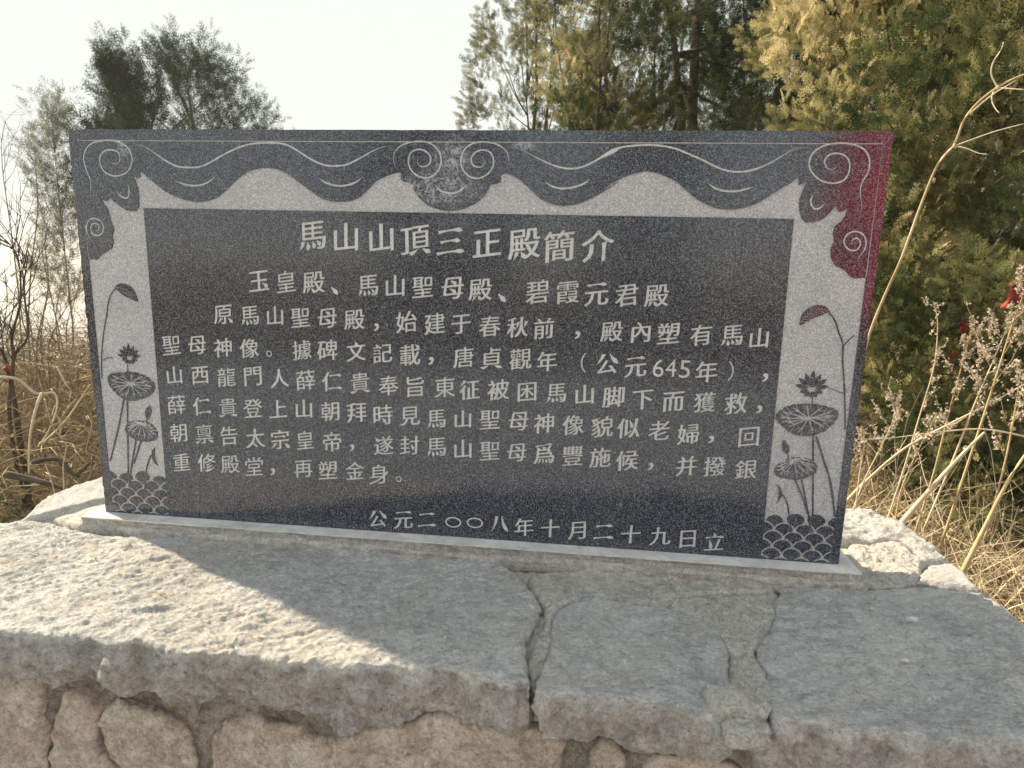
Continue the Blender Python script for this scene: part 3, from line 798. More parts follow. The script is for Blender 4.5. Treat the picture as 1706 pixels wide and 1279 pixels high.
def rock(name, poly, z0, thick, mat, step=0.007, amp=0.007, fine=0.0018, side=0.010, round_=0.012, seed=0.0, plane='xy', jag=0.004, tilt=(0, 0), label=None, lower=None, stretch=(1, 1), slab_side=0.0, und=1.0):
    """a block whose upper face is the polygon, with worn arrises, undulating face and broken sides; plane 'xz' builds it standing in a wall"""
    P = resample(poly, step)
    if area([tuple(p) for p in P]) < 0: P = P[::-1]
    c = P.mean(0)
    T = np.roll(P, -1, 0) - np.roll(P, 1, 0); T /= np.linalg.norm(T, axis=1)[:, None] + 1e-9; N = np.stack([T[:, 1], -T[:, 0]], 1)
    jg = np.array([fr(Vector((p[0] * 22, p[1] * 22, seed)), 0.8, 2.1, 5) for p in P]) * jag
    P = P + N * jg[:, None]
    lo, hi = P.min(0), P.max(0)
    gx, gy = np.meshgrid(np.arange(lo[0], hi[0], step), np.arange(lo[1], hi[1], step))
    G = np.stack([gx.ravel(), gy.ravel()], 1) + rng.uniform(-.25, .25, (gx.size, 2)) * step
    G = G[inside(G, P)]
    if len(G): dG = edge_dist(G, P); G, dG = G[dG > step * .6], dG[dG > step * .6]
    A = np.vstack([P, G]) if len(G) else P
    dd = np.concatenate([np.zeros(len(P)), dG]) if len(G) else np.zeros(len(P))
    r = delaunay_2d_cdt([Vector((float(x), float(y))) for x, y in A], [], [list(range(len(P)))], 1, 1e-7)
    if len(r[0]) != len(A): 
        A = np.array([(v[0], v[1]) for v in r[0]]); dd = edge_dist(A, P); 
    XY = np.array([(v[0], v[1]) for v in r[0]])
    dd = edge_dist(XY, P)
    h = np.empty(len(XY))
    ca, sa = math.cos(0.45), math.sin(0.45)
    for i, (x, y) in enumerate(XY):
        u, v = (x * ca + y * sa) * stretch[0], (-x * sa + y * ca) * stretch[1]
        h[i] = fr(Vector((x * 5, y * 5, seed + 3))) * amp * und + fr(Vector((u * 28, v * 28, seed + 5)), 0.75, 2.2, 6) * amp * 0.55 + noise.noise(Vector((x * 190, y * 190, seed))) * fine - abs(fr(Vector((u * 9, v * 14, seed + 11)), .9, 2.1, 6)) * amp * .5
    d = np.clip(dd / round_, 0, 1)
    h = h * (0.55 + .45 * d) - round_ * 0.85 * (1 - np.sqrt(np.clip(1 - (1 - d) ** 2, 0, 1)))
    h += (XY[:, 0] - c[0]) * tilt[0] + (XY[:, 1] - c[1]) * tilt[1]
    V = [(x, y, z0 + hh) for (x, y), hh in zip(XY, h)]
    F = [list(f) for f in r[2]]
    # side rings from the boundary loop of the face
    idx = {}
    for f in F:
        for k in range(len(f)):
            a, b = f[k], f[(k + 1) % len(f)]
            if (b, a) in idx: del idx[(b, a)]
            else: idx[(a, b)] = 1
    nxt = {a: b for a, b in idx}
    if nxt:
        s = next(iter(nxt)); loop = [s]
        while nxt[loop[-1]] != s and len(loop) < 5000: loop.append(nxt[loop[-1]])
        LP = np.array([XY[i] for i in loop]); T = np.roll(LP, -1, 0) - np.roll(LP, 1, 0); T /= np.linalg.norm(T, axis=1)[:, None] + 1e-9; N = np.stack([T[:, 1], -T[:, 0]], 1)
        for _ in range(3): N = N + np.roll(N, 1, 0) + np.roll(N, -1, 0); N /= np.linalg.norm(N, axis=1)[:, None] + 1e-9
        rings = max(2, int(thick / (step * 1.2))); prev = loop
        for k in range(1, rings + 1):
            t = k / rings; cur = []
            for j, (p, nn_) in enumerate(zip(LP, N)):
                zt = V[loop[j]][2]; zb = z0 - thick
                if lower: zb += fr(Vector((p[0] * 9, p[1] * 9, seed + 8))) * lower
                z = zt + (zb - zt) * t
                o = fr(Vector((p[0] * 16, p[1] * 16, z * 22 + seed)), 0.8, 2.1, 5) * side * min(1, t * 4) + noise.noise(Vector((p[0] * 130, p[1] * 130, z * 130))) * fine * 1.2
                o -= abs(fr(Vector((p[0] * 11, p[1] * 11, z * 16 + seed + 2)), .8, 2.2, 6)) * side * min(1, t * 5) * .9
                o += math.sin(min(t, 1) * math.pi) * side * 0.35 + slab_side * t
                q = p + nn_ * o; cur.append(len(V)); V.append((q[0], q[1], z))
            L = len(loop)
            for j in range(L): F.append([prev[j], cur[j], cur[(j + 1) % L], prev[(j + 1) % L]])
            prev = cur
        F.append(prev[::-1])
    V = np.array(V)
    if plane == 'xz': V = np.stack([V[:, 0], -V[:, 2], V[:, 1]], 1)
    elif plane == 'zy': V = np.stack([V[:, 2], V[:, 0], V[:, 1]], 1)
    elif plane == '-xz': V = np.stack([-V[:, 0], V[:, 2], V[:, 1]], 1)
    elif plane == '-zy': V = np.stack([-V[:, 2], -V[:, 0], V[:, 1]], 1)
    o = mesh_obj(name, V, F, mat, plinth, PB, smooth=True)
    if label: o['label'] = label
    return o
ZC = -0.03
def gp(L, z=ZC): return [tuple(ground(x, y, z)[:2]) for x, y in L]
print('front/back pts', gp([(0,1053),(866,1131),(1192,1182),(1706,1225)]), 'A bottom z at y=-.44:', [round(float(upright(x, y, -.44)[2]), 3) for x, y in [(0,1120),(195,1145),(390,1158),(585,1178),(849,1203),(1150,1239),(1465,1276)]])
# big left slab of the top
capA = gp([(885,985),(905,1010),(892,1038),(878,1070),(878,1100),(884,1138),(866,1131),(800,1119),(726,1107),(640,1107),(550,1106),(429,1090),(330,1082),(234,1072),(100,1060),(0,1052)]) + [(0.02,-0.425),(-0.12,-0.42),(-0.235,-0.40),(-0.255,-0.25),(-0.25,-0.12)] + gp([(0,866),(60,864),(110,874),(150,888)]) + [(0.3,-0.018),(0.6,-0.02),(0.9,-0.03)] + gp([(870,962)])
rock('capstone', capA, ZC, 0.095, M['cap'], 0.0045, 0.0080, 0.0024, 0.022, 0.005, 1.3, lower=0.020, jag=.008, stretch=(1, 2.4), label='broad left capstone')
capB = gp([(902,1152),(897,1128),(909,1096),(919,1061),(923,1026),(940,1005),(983,991),(1060,1002),(1113,1012),(1140,1019),(1170,1030),(1199,1053),(1214,1085),(1215,1125),(1213,1150),(1211,1183),(1192,1184),(1078,1166),(937,1152)])
rock('capstone', capB, ZC, 0.085, M['cap'], 0.0045, 0.0080, 0.0020, 0.018, 0.005, 4.1, lower=0.014, jag=.007, label='small middle capstone', und=1.3)
capC = gp([(1300,984),(1290,1010),(1284,1050),(1262,1078),(1278,1114),(1266,1150),(1289,1196),(1393,1203),(1500,1220),(1608,1231),(1706,1229)]) + [(1.80,-0.425),(1.93,-0.40),(1.925,-0.25)] + gp([(1706,1039),(1644,996),(1637,985),(1522,972),(1440,980)]) + [(1.45,-0.03)]
rock('capstone', capC, ZC, 0.10, M['cap'], 0.005, 0.0085, 0.0022, 0.020, 0.005, 7.7, lower=0.018, jag=.008, stretch=(1, 2), label='right capstone')
rock('capstone', gp([(1524,966),(1546,941),(1587,935),(1606,952),(1635,983),(1580,976)]), ZC + .002, 0.09, M['cap'], 0.006, 0.003, 0.0012, 0.008, 0.01, 9.1, label='small smooth wedge of capstone right of the tablet')
capE = [(1.0, 0.20)] + [(1.58, 0.19)] + gp([(1500,906),(1540,932),(1587,930),(1547,902),(1508,874),(1450,850),(1413,847)]) + [(1.60, 0.42), (1.0, 0.42)]
rock('capstone', capE, ZC + .004, 0.09, M['cap'], 0.006, 0.010, 0.0025, 0.012, 0.010, 11.3, stretch=(1, 2.2))
capG = gp([(36,861),(78,829),(120,812),(168,797)]) + [(0.0, 0.40), (0.45, 0.42), (0.45, 0.20), (0.05, 0.19)] + gp([(172,834),(137,845),(78,856)])
rock('capstone', capG, ZC + .006, 0.08, M['cap'], 0.007, 0.005, 0.0012, 0.012, 0.012, 13.3, label='pale capstone behind the tablet at left')
rock('capstone', [(0.47, 0.20), (0.98, 0.21), (0.98, 0.42), (0.47, 0.41)], ZC, 0.09, M['cap'], 0.012, 0.007, 0.001, 0.012, 0.014, 15.3)
# mortar between and under the capstones
bed = [(-0.235, 0.36), (-0.245, -0.38), (0.4, -0.39), (0.995, -0.385), (1.3, -0.395), (1.905, -0.385), (1.90, 0.0), (1.86, 0.16), (1.74, 0.37), (0.8, 0.39)]
rock('mortar_bed', bed, ZC - .014, 0.075, M['mortar'], 0.008, 0.006, 0.003, 0.008, 0.01, 21.1)
rock('mortar_patch', gp([(1124,1012),(1117,1000),(1130,992),(1200,986),(1292,984),(1296,1008),(1285,1045),(1258,1080),(1277,1114),(1264,1150),(1284,1192),(1287,1212),(1215,1208),(1212,1180),(1216,1125),(1215,1085),(1199,1052),(1170,1030)]), ZC - .003, 0.03, M['mortar'], 0.0040, 0.009, 0.0034, 0.006, 0.007, 23.1, und=.7, jag=.007, label='light mortar joint spreading between the two right capstones')
rock('mortar_patch', gp([(878,1098),(890,1066),(905,1052),(922,1062),(913,1090),(905,1112),(890,1122)]), ZC - .0, 0.03, M['mortar'], 0.004, 0.007, 0.0035, 0.006, 0.012, 24.1, label='loose lump of mortar in the dark gap')
rock('mortar_patch', gp([(886,975),(905,1005),(905,1045),(920,1052),(925,1022),(945,1000),(985,988),(1060,998),(1110,1005),(1130,990),(1200,984),(1290,982),(1290,955),(1100,950),(960,945),(880,955)]), ZC - .002, 0.03, M['mortar'], 0.005, 0.006, 0.0030, 0.006, 0.010, 26.1)
rock('mortar_patch', gp([(1396,925),(1420,905),(1500,903),(1545,937),(1524,968),(1490,976),(1452,976),(1410,966)]), ZC + .004, 0.04, M['mortar'], 0.0045, 0.012, 0.0045, 0.006, 0.012, 27.1, jag=.008, label='sunlit mortar heap at the right foot of the tablet')
rock('mortar_patch', gp([(88,862),(140,846),(176,836),(180,850),(150,868),(148,884),(110,873)]), ZC + .001, 0.04, M['mortar'], 0.005, 0.005, 0.002, 0.006, 0.012, 28.1)
# mortar that spills over the front arris, right of the middle capstone
YF = -0.452
def wp(L, y): return [(float(upright(a, b, y)[0]), float(upright(a, b, y)[2])) for a, b in L]
rock('mortar_patch', wp([(1190,1184),(1285,1186),(1292,1198),(1280,1214),(1286,1232),(1282,1262),(1262,1266),(1225,1255),(1163,1240),(1182,1215),(1184,1196)], YF), 0.449, 0.05, M['mortar'], 0.005, 0.008, 0.003, 0.006, 0.016, 30.1, plane='xz', label='brown mortar spilled over the front edge')
# cement ledge under the tablet
def ledge():
    y0, x0, x1 = -0.034, -0.034, 1.632
    n = 200; V, F = [], []
    prof = [(0.0, 0.0), (1.0, 0.0), (1.0, -0.003), (1.0, -0.010), (1.0, -0.02), (1.0, -0.034)]
    for i in range(n + 1):
        x = x0 + (x1 - x0) * i / n
        w = 0.0018 * fr(Vector((x * 14, 1, 2)))
        ins = 0.0
        for k, (a, z) in enumerate(prof):
            rough = 0.0035 * fr(Vector((x * 30, z * 60, 9)), .7, 2.2, 5) if k >= 3 else 0
            yy = TT + 0.03 + (y0 - TT - 0.03) * a + w * (a > 0) - (0.003 if k >= 3 else 0) * -1 + rough
            V.append((x, yy, (z - .0005) if k else -.0005))
    m_ = len(prof)
    for i in range(n):
        for k in range(m_ - 1): F.append([i * m_ + k, i * m_ + k + 1, (i + 1) * m_ + k + 1, (i + 1) * m_ + k])
    for i in (0, n):
        ids = [i * m_ + k for k in range(m_)]
        V.append((V[ids[0]][0], V[ids[0]][1], -.034)); ids.append(len(V) - 1)
        F.append(ids if i == 0 else ids[::-1])
    o = mesh_obj('cement_ledge', V, F, M['ledge'], plinth, PB); o['label'] = 'smooth pale cement ledge under the tablet'
    o.data.materials.append(M['mortar'])
    for i, p in enumerate(o.data.polygons):
        if p.center[2] + PB[2] < -0.0045: p.material_index = 1
ledge()
rock('mortar_patch', [(-.042, -.036), (0.3, -.044), (.6, -.04), (.9, -.046), (1.2, -.046), (1.45, -.046), (1.645, -.040), (1.645, -.018), (-.042, -.018)], -0.017, 0.03, M['mortar'], 0.005, 0.004, 0.002, 0.004, 0.006, 33.3)

# ---- masonry under the capstones
YW = -0.385
core = [(-0.19, -0.345), (1.87, -0.345), (1.86, 0.12), (1.70, 0.34), (-0.17, 0.34)]
rock('mortar_core', core, -0.12, 0.85, M['darkmortar'], 0.03, 0.002, 0.001, 0.01, 0.01, 40.0)
rock('mortar_face', [(-0.19, -0.92), (1.87, -0.92), (1.87, -0.115), (-0.19, -0.115)], 0.376, 0.03, M['darkmortar'], 0.007, 0.008, 0.003, 0.004, 0.01, 41.0, plane='xz')
front = [
 [(-130,1110),(-10,1122),(40,1130),(70,1142),(74,1200),(76,1279),(70,1330),(-130,1330)],
 [(86,1200),(112,1160),(150,1165),(172,1195),(160,1215),(166,1245),(196,1290),(196,1330),(84,1330)],
 [(164,1204),(182,1172),(198,1158),(218,1174),(269,1190),(308,1204),(324,1232),(326,1300),(320,1330),(215,1330),(205,1282),(172,1240)],
 [(354,1330),(352,1240),(375,1203),(430,1198),(490,1212),(527,1232),(600,1212),(684,1200),(743,1194),(838,1208),(923,1220),(942,1236),(940,1330)],
 [(975,1330),(978,1262),(985,1245),(1014,1230),(1034,1238),(1047,1260),(1046,1330)],
 [(1074,1330),(1072,1282),(1092,1262),(1150,1254),(1222,1268),(1240,1290),(1242,1330)],
 [(1290,1330),(1290,1284),(1320,1272),(1400,1276),(1470,1290),(1472,1330)],
 [(1500,1330),(1500,1300),(1560,1290),(1706,1302),(1706,1340)]]
for i, L in enumerate(front):
    P = wp(L, YW); 
    rock('wall_stone', P, 0.390, 0.035, M['wallstone'], 0.005 if i < 7 else .01, 0.010, 0.0018, 0.006, 0.006, 50 + i * 3.1, plane='xz', jag=0.010, und=.8)
zb0 = min(p[1] for p in wp([(354,1330),(940,1330)], YW))
def course_rows(x0, x1, ztop, plane, depth, s0):
    rr = random.Random(s0); z = ztop
    while z > -0.90:
        h = rr.uniform(.14, .20); zb = max(z - h, -0.96); x = x0
        while x < x1 - .05:
            w = min(rr.uniform(.18, .42), x1 - x)
            if x1 - x - w < .12: w = x1 - x
            g = .012
            P = [(x + g, zb + g), (x + w * .5, zb + g + rr.uniform(-.006, .01)), (x + w - g, zb + g + rr.uniform(0, .015)), (x + w - g - rr.uniform(0, .02), z - g), (x + w * .4, z - g - rr.uniform(0, .012)), (x + g + rr.uniform(0, .015), z - g - rr.uniform(0, .015))]
            rock('wall_stone', P, depth, 0.03, M['wallstone'], 0.02, 0.008, 0.001, 0.005, 0.014, rr.uniform(60, 90), plane=plane, jag=.006)
            x += w
        z = zb
course_rows(-.19, 1.87, zb0 - .02, 'xz', 0.383, 5)
course_rows(-.345, .34, -.13, '-zy', 0.195, 6)      # left flank
course_rows(-.345, .13, -.13, 'zy', 1.875, 7)       # right flank

# small litter on the plinth
def twig_mesh(pts, r, sides=5):
    pts = [np.array(p, float) for p in pts]; V, F = [], []
    rs = r if hasattr(r, '__len__') else [r] * len(pts)
    for i, p in enumerate(pts):
        t = pts[min(i + 1, len(pts) - 1)] - pts[max(i - 1, 0)]; t = t / (np.linalg.norm(t) + 1e-12)
        u = np.cross(t, (0.13, 0.2, 1) if abs(t[2]) < .9 else (1, 0, 0)); u /= np.linalg.norm(u) + 1e-12; w = np.cross(t, u)
        for k in range(sides):
            a = 2 * math.pi * k / sides; V.append(p + (u * math.cos(a) + w * math.sin(a)) * rs[i])
    for i in range(len(pts) - 1):
        for k in range(sides):
            a, b = i * sides + k, i * sides + (k + 1) % sides
            F.append([a, b, b + sides, a + sides])
    F.append(list(range(sides))[::-1]); F.append([(len(pts) - 1) * sides + k for k in range(sides)])
    return V, F

# ------------------------------------------------------------------ trees (oriental arborvitae)
def at(px, py, dist):                    # a point at that distance in front of the camera, for placing things in the landscape
    d = ray(px, py); h = math.hypot(d[0], d[1]); return CAM + d * (dist / h)
def spray_template(pairs, sub, rs):
    """one flat fan of scale foliage in the xy plane, base at origin, tip at (0, 1)"""
    T = []
    def leaf(a, b, w):
        a, b = np.array(a), np.array(b); d = b - a; n = np.array([-d[1], d[0]]); n = n / (np.linalg.norm(n) + 1e-9) * w
        T.append((a + n * .4, a - n * .4, b - n * .5)); T.append((a + n * .4, b - n * .5, b + n * .5)) if w > .5 else T.append((a + d * .35 + n, a + d * .35 - n, b))
    leaf((0, 0), (0, 1), .026)
    for i in range(pairs):
        t = 0.12 + .8 * i / pairs; L = .46 * (1 - t * .72) * rs.uniform(.75, 1.15)
        for s in (-1, 1):
            a = math.radians(42 + rs.uniform(-8, 8)); b = (s * math.sin(a) * L, t + math.cos(a) * L)
            leaf((0, t), b, .030)
            for k in range(sub):
                u = .3 + .6 * k / max(1, sub); c = (b[0] * u, t + (b[1] - t) * u)
                for s2 in (-1, 1):
                    a2 = a * s + s2 * math.radians(36); l2 = L * .42 * (1 - u * .5)
                    leaf(c, (c[0] + math.sin(a2) * l2, c[1] + math.cos(a2) * l2), .030)
    A = np.array(T)           # (m,3,2)
    z = 0.10 * np.sin(A[..., 0] * 3 + 1) - 0.12 * A[..., 1] ** 2
    return np.concatenate([A, z[..., None]], -1)
TPL_NEAR = [spray_template(5, 1, random.Random(s)) for s in range(4)]
TPL_MID = [spray_template(4, 1, random.Random(s + 9)) for s in range(4)]
TPL_FAR = [spray_template(3, 0, random.Random(s + 19)) for s in range(3)]
def sprays(P, D, size, tpls, tint, droop=0.0, flat=1.0):
    """place a spray at every point P pointing along D"""
    n = len(P); out = []; tt = []
    D = D / (np.linalg.norm(D, axis=1)[:, None] + 1e-9)
    R = rng.normal(size=(n, 3)); R[:, 2] *= .4
    S = np.cross(D, R); S /= np.linalg.norm(S, axis=1)[:, None] + 1e-9
    N = np.cross(S, D)
    which = rng.integers(0, len(tpls), n); sz = size * rng.uniform(.6, 1.25, n)
    for w, T in enumerate(tpls):
        k = np.nonzero(which == w)[0]
        if not len(k): continue
        fl = T.reshape(-1, 3)
        X = P[k][:, None, :] + sz[k][:, None, None] * (S[k][:, None, :] * fl[None, :, 0:1] + D[k][:, None, :] * fl[None, :, 1:2] + N[k][:, None, :] * fl[None, :, 2:3] * flat)
        out.append(X.reshape(-1, 3)); tt.append((tint[k][:, None] + .34 * (fl[None, :, 1] - .35)).ravel())
    V = np.concatenate(out); F = np.arange(len(V)).reshape(-1, 3)
    return V, F, np.concatenate(tt)
def clump_points(clumps, per):
    """foliage masses: each clump is (centre, axis, length, radius); sprays sit on and in a flame-shaped tuft"""
    P, D, Tn = [], [], []
    for c, ax, L, r, tn in clumps:
        n = int(per * (0.6 + 0.8 * rng.random()))
        ax = ax / np.linalg.norm(ax)
        t = rng.beta(1.3, 1.5, n); ang = rng.uniform(0, 2 * math.pi, n)
        u = np.cross(ax, [0.3, .2, .9]); u /= np.linalg.norm(u); v = np.cross(ax, u)
        rad = r * np.sin(np.clip(t * .85 + .12, 0, 1) * math.pi) ** .8 * np.sqrt(rng.uniform(.1, 1, n))
        o = (u * np.cos(ang)[:, None] + v * np.sin(ang)[:, None])
        P.append(c + ax * ((t - .3) * L)[:, None] + o * rad[:, None])
        D.append(o * 0.75 + ax * 0.9 + rng.normal(size=(n, 3)) * .28)
        Tn.append(np.clip(tn + rng.normal(size=n) * .20, 0, 1))
    return np.concatenate(P), np.concatenate(D), np.concatenate(Tn)
def branch_mesh(paths):
    V, F = [], []
    for pts, r0, r1 in paths:
        n = len(pts); v, f = twig_mesh(pts, [r0 + (r1 - r0) * i / (n - 1) for i in range(n)], 6)
        o = len(V); V += v; F += [[i + o for i in q] for q in f]
    return V, F
def wig(a, b, n, amp, rs):
    a, b = np.array(a, float), np.array(b, float); out = []
    L = np.linalg.norm(b - a)
    off = np.zeros(3)
    for i in range(n + 1):
        t = i / n; out.append(a + (b - a) * t + off * math.sin(t * math.pi) ** .5)
        off = off + np.array([rs.gauss(0, 1), rs.gauss(0, 1), rs.gauss(0, .5)]) * amp * L / n
    return out
M['bark'] = make_plain('grey_brown_bark', (0.055, 0.042, 0.032), (0.15, 0.12, 0.095), 18, 0.95, 0.9)
M['leaf_gold'] = make_leaf('olive_gold_foliage', [(0.18, (0.035, 0.055, 0.022)), (0.40, (0.13, 0.15, 0.070)), (0.60, (0.40, 0.37, 0.18)), (0.86, (0.76, 0.66, 0.42))], 0.45, 1.0)
M['leaf_mixed'] = make_leaf('green_foliage_with_olive_tips', [(0.2, (0.028, 0.048, 0.022)), (0.5, (0.085, 0.11, 0.048)), (0.75, (0.27, 0.27, 0.12)), (1.0, (0.58, 0.50, 0.28))], 0.42, 1.2)
M['leaf_green'] = make_leaf('deep_green_foliage', [(0.2, (0.026, 0.045, 0.024)), (0.5, (0.075, 0.105, 0.050)), (0.8, (0.20, 0.21, 0.10)), (1.0, (0.34, 0.29, 0.15))], 0.42, 0.8)
M['leaf_olive'] = make_leaf('pale_olive_foliage', [(0.15, (0.045, 0.065, 0.035)), (0.45, (0.13, 0.15, 0.08)), (0.75, (0.30, 0.28, 0.14)), (1.0, (0.42, 0.32, 0.16))], 0.45, 0.8)
M['leaf_misty'] = make_leaf('misty_grey_foliage', [(0.2, (0.09, 0.10, 0.08)), (1.0, (0.26, 0.27, 0.21))], 0.45, 0.3)  # haze over the small far tree painted into its pale leaf colour
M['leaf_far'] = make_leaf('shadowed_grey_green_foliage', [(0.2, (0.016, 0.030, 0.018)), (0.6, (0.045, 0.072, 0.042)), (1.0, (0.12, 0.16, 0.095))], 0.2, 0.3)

def tree(label, base, height, radius, zlow, nclump, per, size, tpls, mat, tint, seed, profile, clen=.5, crad=.2, trunk_r=.09, cat='arborvitae', group=None, forks=3, inner=0.25, branches=26, up=1.0, crown_z=None, face=0.0):
    global rng
    rng = np.random.default_rng(seed); rs = random.Random(seed)
    base = np.array(base, float)
    root = empty('arborvitae_tree', tuple(base), label, cat, group)
    clumps = []; paths = []
    top = base + np.array([rs.uniform(-.1, .1), rs.uniform(-.1, .1), height * .93])
    leaders = [wig(base + [0, 0, -.2], top, 12, .05, rs)]
    paths.append((leaders[0], trunk_r, trunk_r * .18))
    for k in range(forks):
        a = rs.uniform(0, 6.28); i = rs.randint(2, 5); p0 = leaders[0][i]
        q = top + np.array([math.cos(a), math.sin(a), 0]) * radius * rs.uniform(.35, .7) - np.array([0, 0, height * rs.uniform(.05, .3)])
        w = wig(p0, q, 9, .07, rs); leaders.append(w); paths.append((w, trunk_r * .6, trunk_r * .12))
    for i in range(nclump):
        t = (i + rs.random()) / nclump; z = zlow + (height - zlow) * t
        R = radius * profile(t); a = rs.uniform(0, 2 * math.pi) if rs.random() > face else rs.uniform(math.pi * 1.0, math.pi * 2.0)
        rr = R * (rs.uniform(.72, 1.0) if rs.random() > inner else rs.uniform(.15, .7))
        c = base + np.array([math.cos(a) * rr, math.sin(a) * rr, z])
        ax = np.array([math.cos(a) * .7, math.sin(a) * .7, up * rs.uniform(.5, 1.2)])
        s = rs.uniform(.7, 1.25) * (1 - .35 * t)
        clumps.append((c, ax, clen * s, crad * s, np.clip(tint + rs.gauss(0, .22), 0, 1)))
        if i % max(1, nclump // branches) == 0:
            ld = leaders[rs.randrange(len(leaders))]; j = min(len(ld) - 2, max(1, int(len(ld) * max(.05, (z - .35 * rr) / height)))) 
            paths.append((wig(ld[j], c, 5, .08, rs), trunk_r * .22, trunk_r * .05))
    P, D, Tn = clump_points(clumps, per)
    V, F, tt = sprays(P, D, size, tpls, Tn)
    mesh_obj('crown', V, F, mat, root, tuple(base), attr=tt)
    V, F = branch_mesh(paths)
    mesh_obj('trunk', V, F, M['bark'], root, tuple(base), smooth=True)
    return root
def gz(p): return float(terr(p[0], p[1]))
def top_h(px, py, dist): p = at(px, py, dist); return float(p[2]) - gz(p)
def place(px, dist): p = at(px, 450, dist); return (p[0], p[1], gz(p))
col_prof = lambda t: (0.55 + .45 * min(1, t * 5)) * (1 - max(0, t - .45) ** 1.6 * 1.5)
cone = lambda t: max(.08, (1 - t) ** .8) * min(1, .5 + t * 3)
# the big golden one at the right, close behind the weeds
tree('golden green arborvitae rising over the top right corner of the tablet', place(1495, 5.0), 5.6, 1.02, .45, 300, 112, .10, TPL_NEAR, M['leaf_gold'], .60, 11, col_prof, .50, .17, .05, branches=40, face=.6, inner=.35, forks=1)
tree('large dark green arborvitae with olive tips filling the right edge behind the weeds', place(1745, 4.3), 5.2, 1.22, .30, 330, 112, .10, TPL_NEAR, M['leaf_mixed'], .50, 19, col_prof, .50, .18, .05, branches=40, face=.6, inner=.35, forks=1)
# tall group right of centre
tree('tall dark green arborvitae with a thick trunk, behind the right half of the tablet', place(1135, 7.6), 6.5, 1.25, 1.0, 270, 72, .14, TPL_MID, M['leaf_green'], .45, 12, col_prof, .70, .24, .11, forks=1)
tree('olive yellow arborvitae left of the dark thick-trunked one, behind the middle of the tablet', place(985, 7.0), 6.2, .62, .9, 165, 72, .12, TPL_MID, M['leaf_gold'], .42, 13, col_prof, .6, .19, .035, forks=2)
tree('dark green arborvitae squeezed between the golden and the thick-trunked one', place(1265, 9.5), 7.0, 1.0, 1.0, 170, 70, .17, TPL_MID, M['leaf_green'], .38, 14, col_prof, .8, .3, .06)
tree('airy arborvitae with sky showing through, left edge of the centre group', place(868, 9.0), 6.4, 1.02, .8, 150, 52, .13, TPL_MID, M['leaf_olive'], .50, 15, lambda t: 1.0 - .55 * t, .5, .18, .05, forks=3, inner=.45)
tree('tall arborvitae behind and between the centre group', place(1060, 12.5), 8.5, 1.3, 1.0, 130, 50, .20, TPL_MID, M['leaf_olive'], .35, 16, col_prof, .9, .32, .06)
tree('deep green arborvitae in the shade behind the golden one, at the right edge', place(1640, 7.4), 7.0, 1.7, .3, 230, 64, .20, TPL_MID, M['leaf_green'], .22, 17, col_prof, .85, .34, .05, forks=1, inner=.45, face=.4)
tree('low green arborvitae filling the gap right of the tablet below the golden one', place(1480, 8.6), 5.5, 1.3, .1, 170, 60, .20, TPL_MID, M['leaf_green'], .25, 18, col_prof, .8, .32, .05, forks=1, inner=.45, face=.4)
# far backlit clump at the left
FL = lambda t: math.sqrt(max(0.02, 1 - t ** 2.2))
tree('dark many-pointed arborvitae far off, above the left half of the tablet', place(335, 21), top_h(335, 112, 21), 2.75, 4.6, 230, 56, .30, TPL_FAR, M['leaf_far'], .45, 21, FL, 1.9, .32, .18, forks=6, inner=.25, up=2.4, crown_z=5.2)
tree('dark arborvitae with a pointed top, left of the many-pointed far one', place(222, 19.5), top_h(222, 120, 19.5), 1.15, 4.2, 85, 60, .30, TPL_FAR, M['leaf_far'], .40, 22, cone, 1.7, .30, .12, forks=2, up=2.4)
tree('small misty arborvitae standing alone above the top left corner of the tablet', place(106, 20), top_h(98, 175, 20), .5, 2.6, 64, 34, .28, TPL_FAR, M['leaf_misty'], .6, 23, lambda t: .45 + .4 * math.sin(t * 7) ** 2, 1.0, .34, .03, forks=0, up=2)
# trees on the photographer's side, seen only as reflections in the polish
for i, (x, y) in enumerate(((-1.6, -10), (2.4, -13), (6.0, -9.0))):
    tree(['dark arborvitae across the terrace, leftmost mirrored in the tablet', 'dark arborvitae across the terrace, middle one mirrored in the tablet', 'dark arborvitae across the terrace, rightmost mirrored in the tablet'][i], (x, y, gz((x, y))), 4.6, 1.2, .5, 50, 50, .3, TPL_FAR, M['leaf_green'], .4, 31 + i, col_prof, .9, .35, .1, forks=1)
rng = np.random.default_rng(77)

# ------------------------------------------------------------------ red cloth behind the camera, mirrored in the right end of the tablet
def cloth(name, label, cat, base, w, h, mat, seed, amp=.03, poles=False):
    nx, nz = 22, 22; V = []
    for j in range(nz + 1):
        for i in range(nx + 1):
            x, z = w * i / nx, h * j / nz
            V.append((x, amp * math.sin(x * 9 + z * 2 + seed) + amp * .5 * math.sin(z * 11 + seed), z))
    F = [[j * (nx + 1) + i, j * (nx + 1) + i + 1, (j + 1) * (nx + 1) + i + 1, (j + 1) * (nx + 1) + i] for j in range(nz) for i in range(nx)]
    root = empty(name, base, label, cat)
    b0 = np.array(base)
    zb = 1.06 if poles else 0
    o = mesh_obj('cloth', np.array(V) + b0 + [0, 0, zb], F, mat, root, base, smooth=True)
    sm = o.modifiers.new('thickness', 'SOLIDIFY'); sm.thickness = .004
    if poles:
        for x in (0, w):
            v, f = twig_mesh([b0 + [x, 0, 0], b0 + [x, 0, zb + h + .1]], .018, 8); mesh_obj('pole', v, f, M['bark'], root, base)
    return root
mt, n_, b_ = new_mat('red_cloth'); b_.inputs['Base Color'].default_value = (0.80, 0.035, 0.055, 1); b_.inputs['Roughness'].default_value = .8
M['banner'] = mt
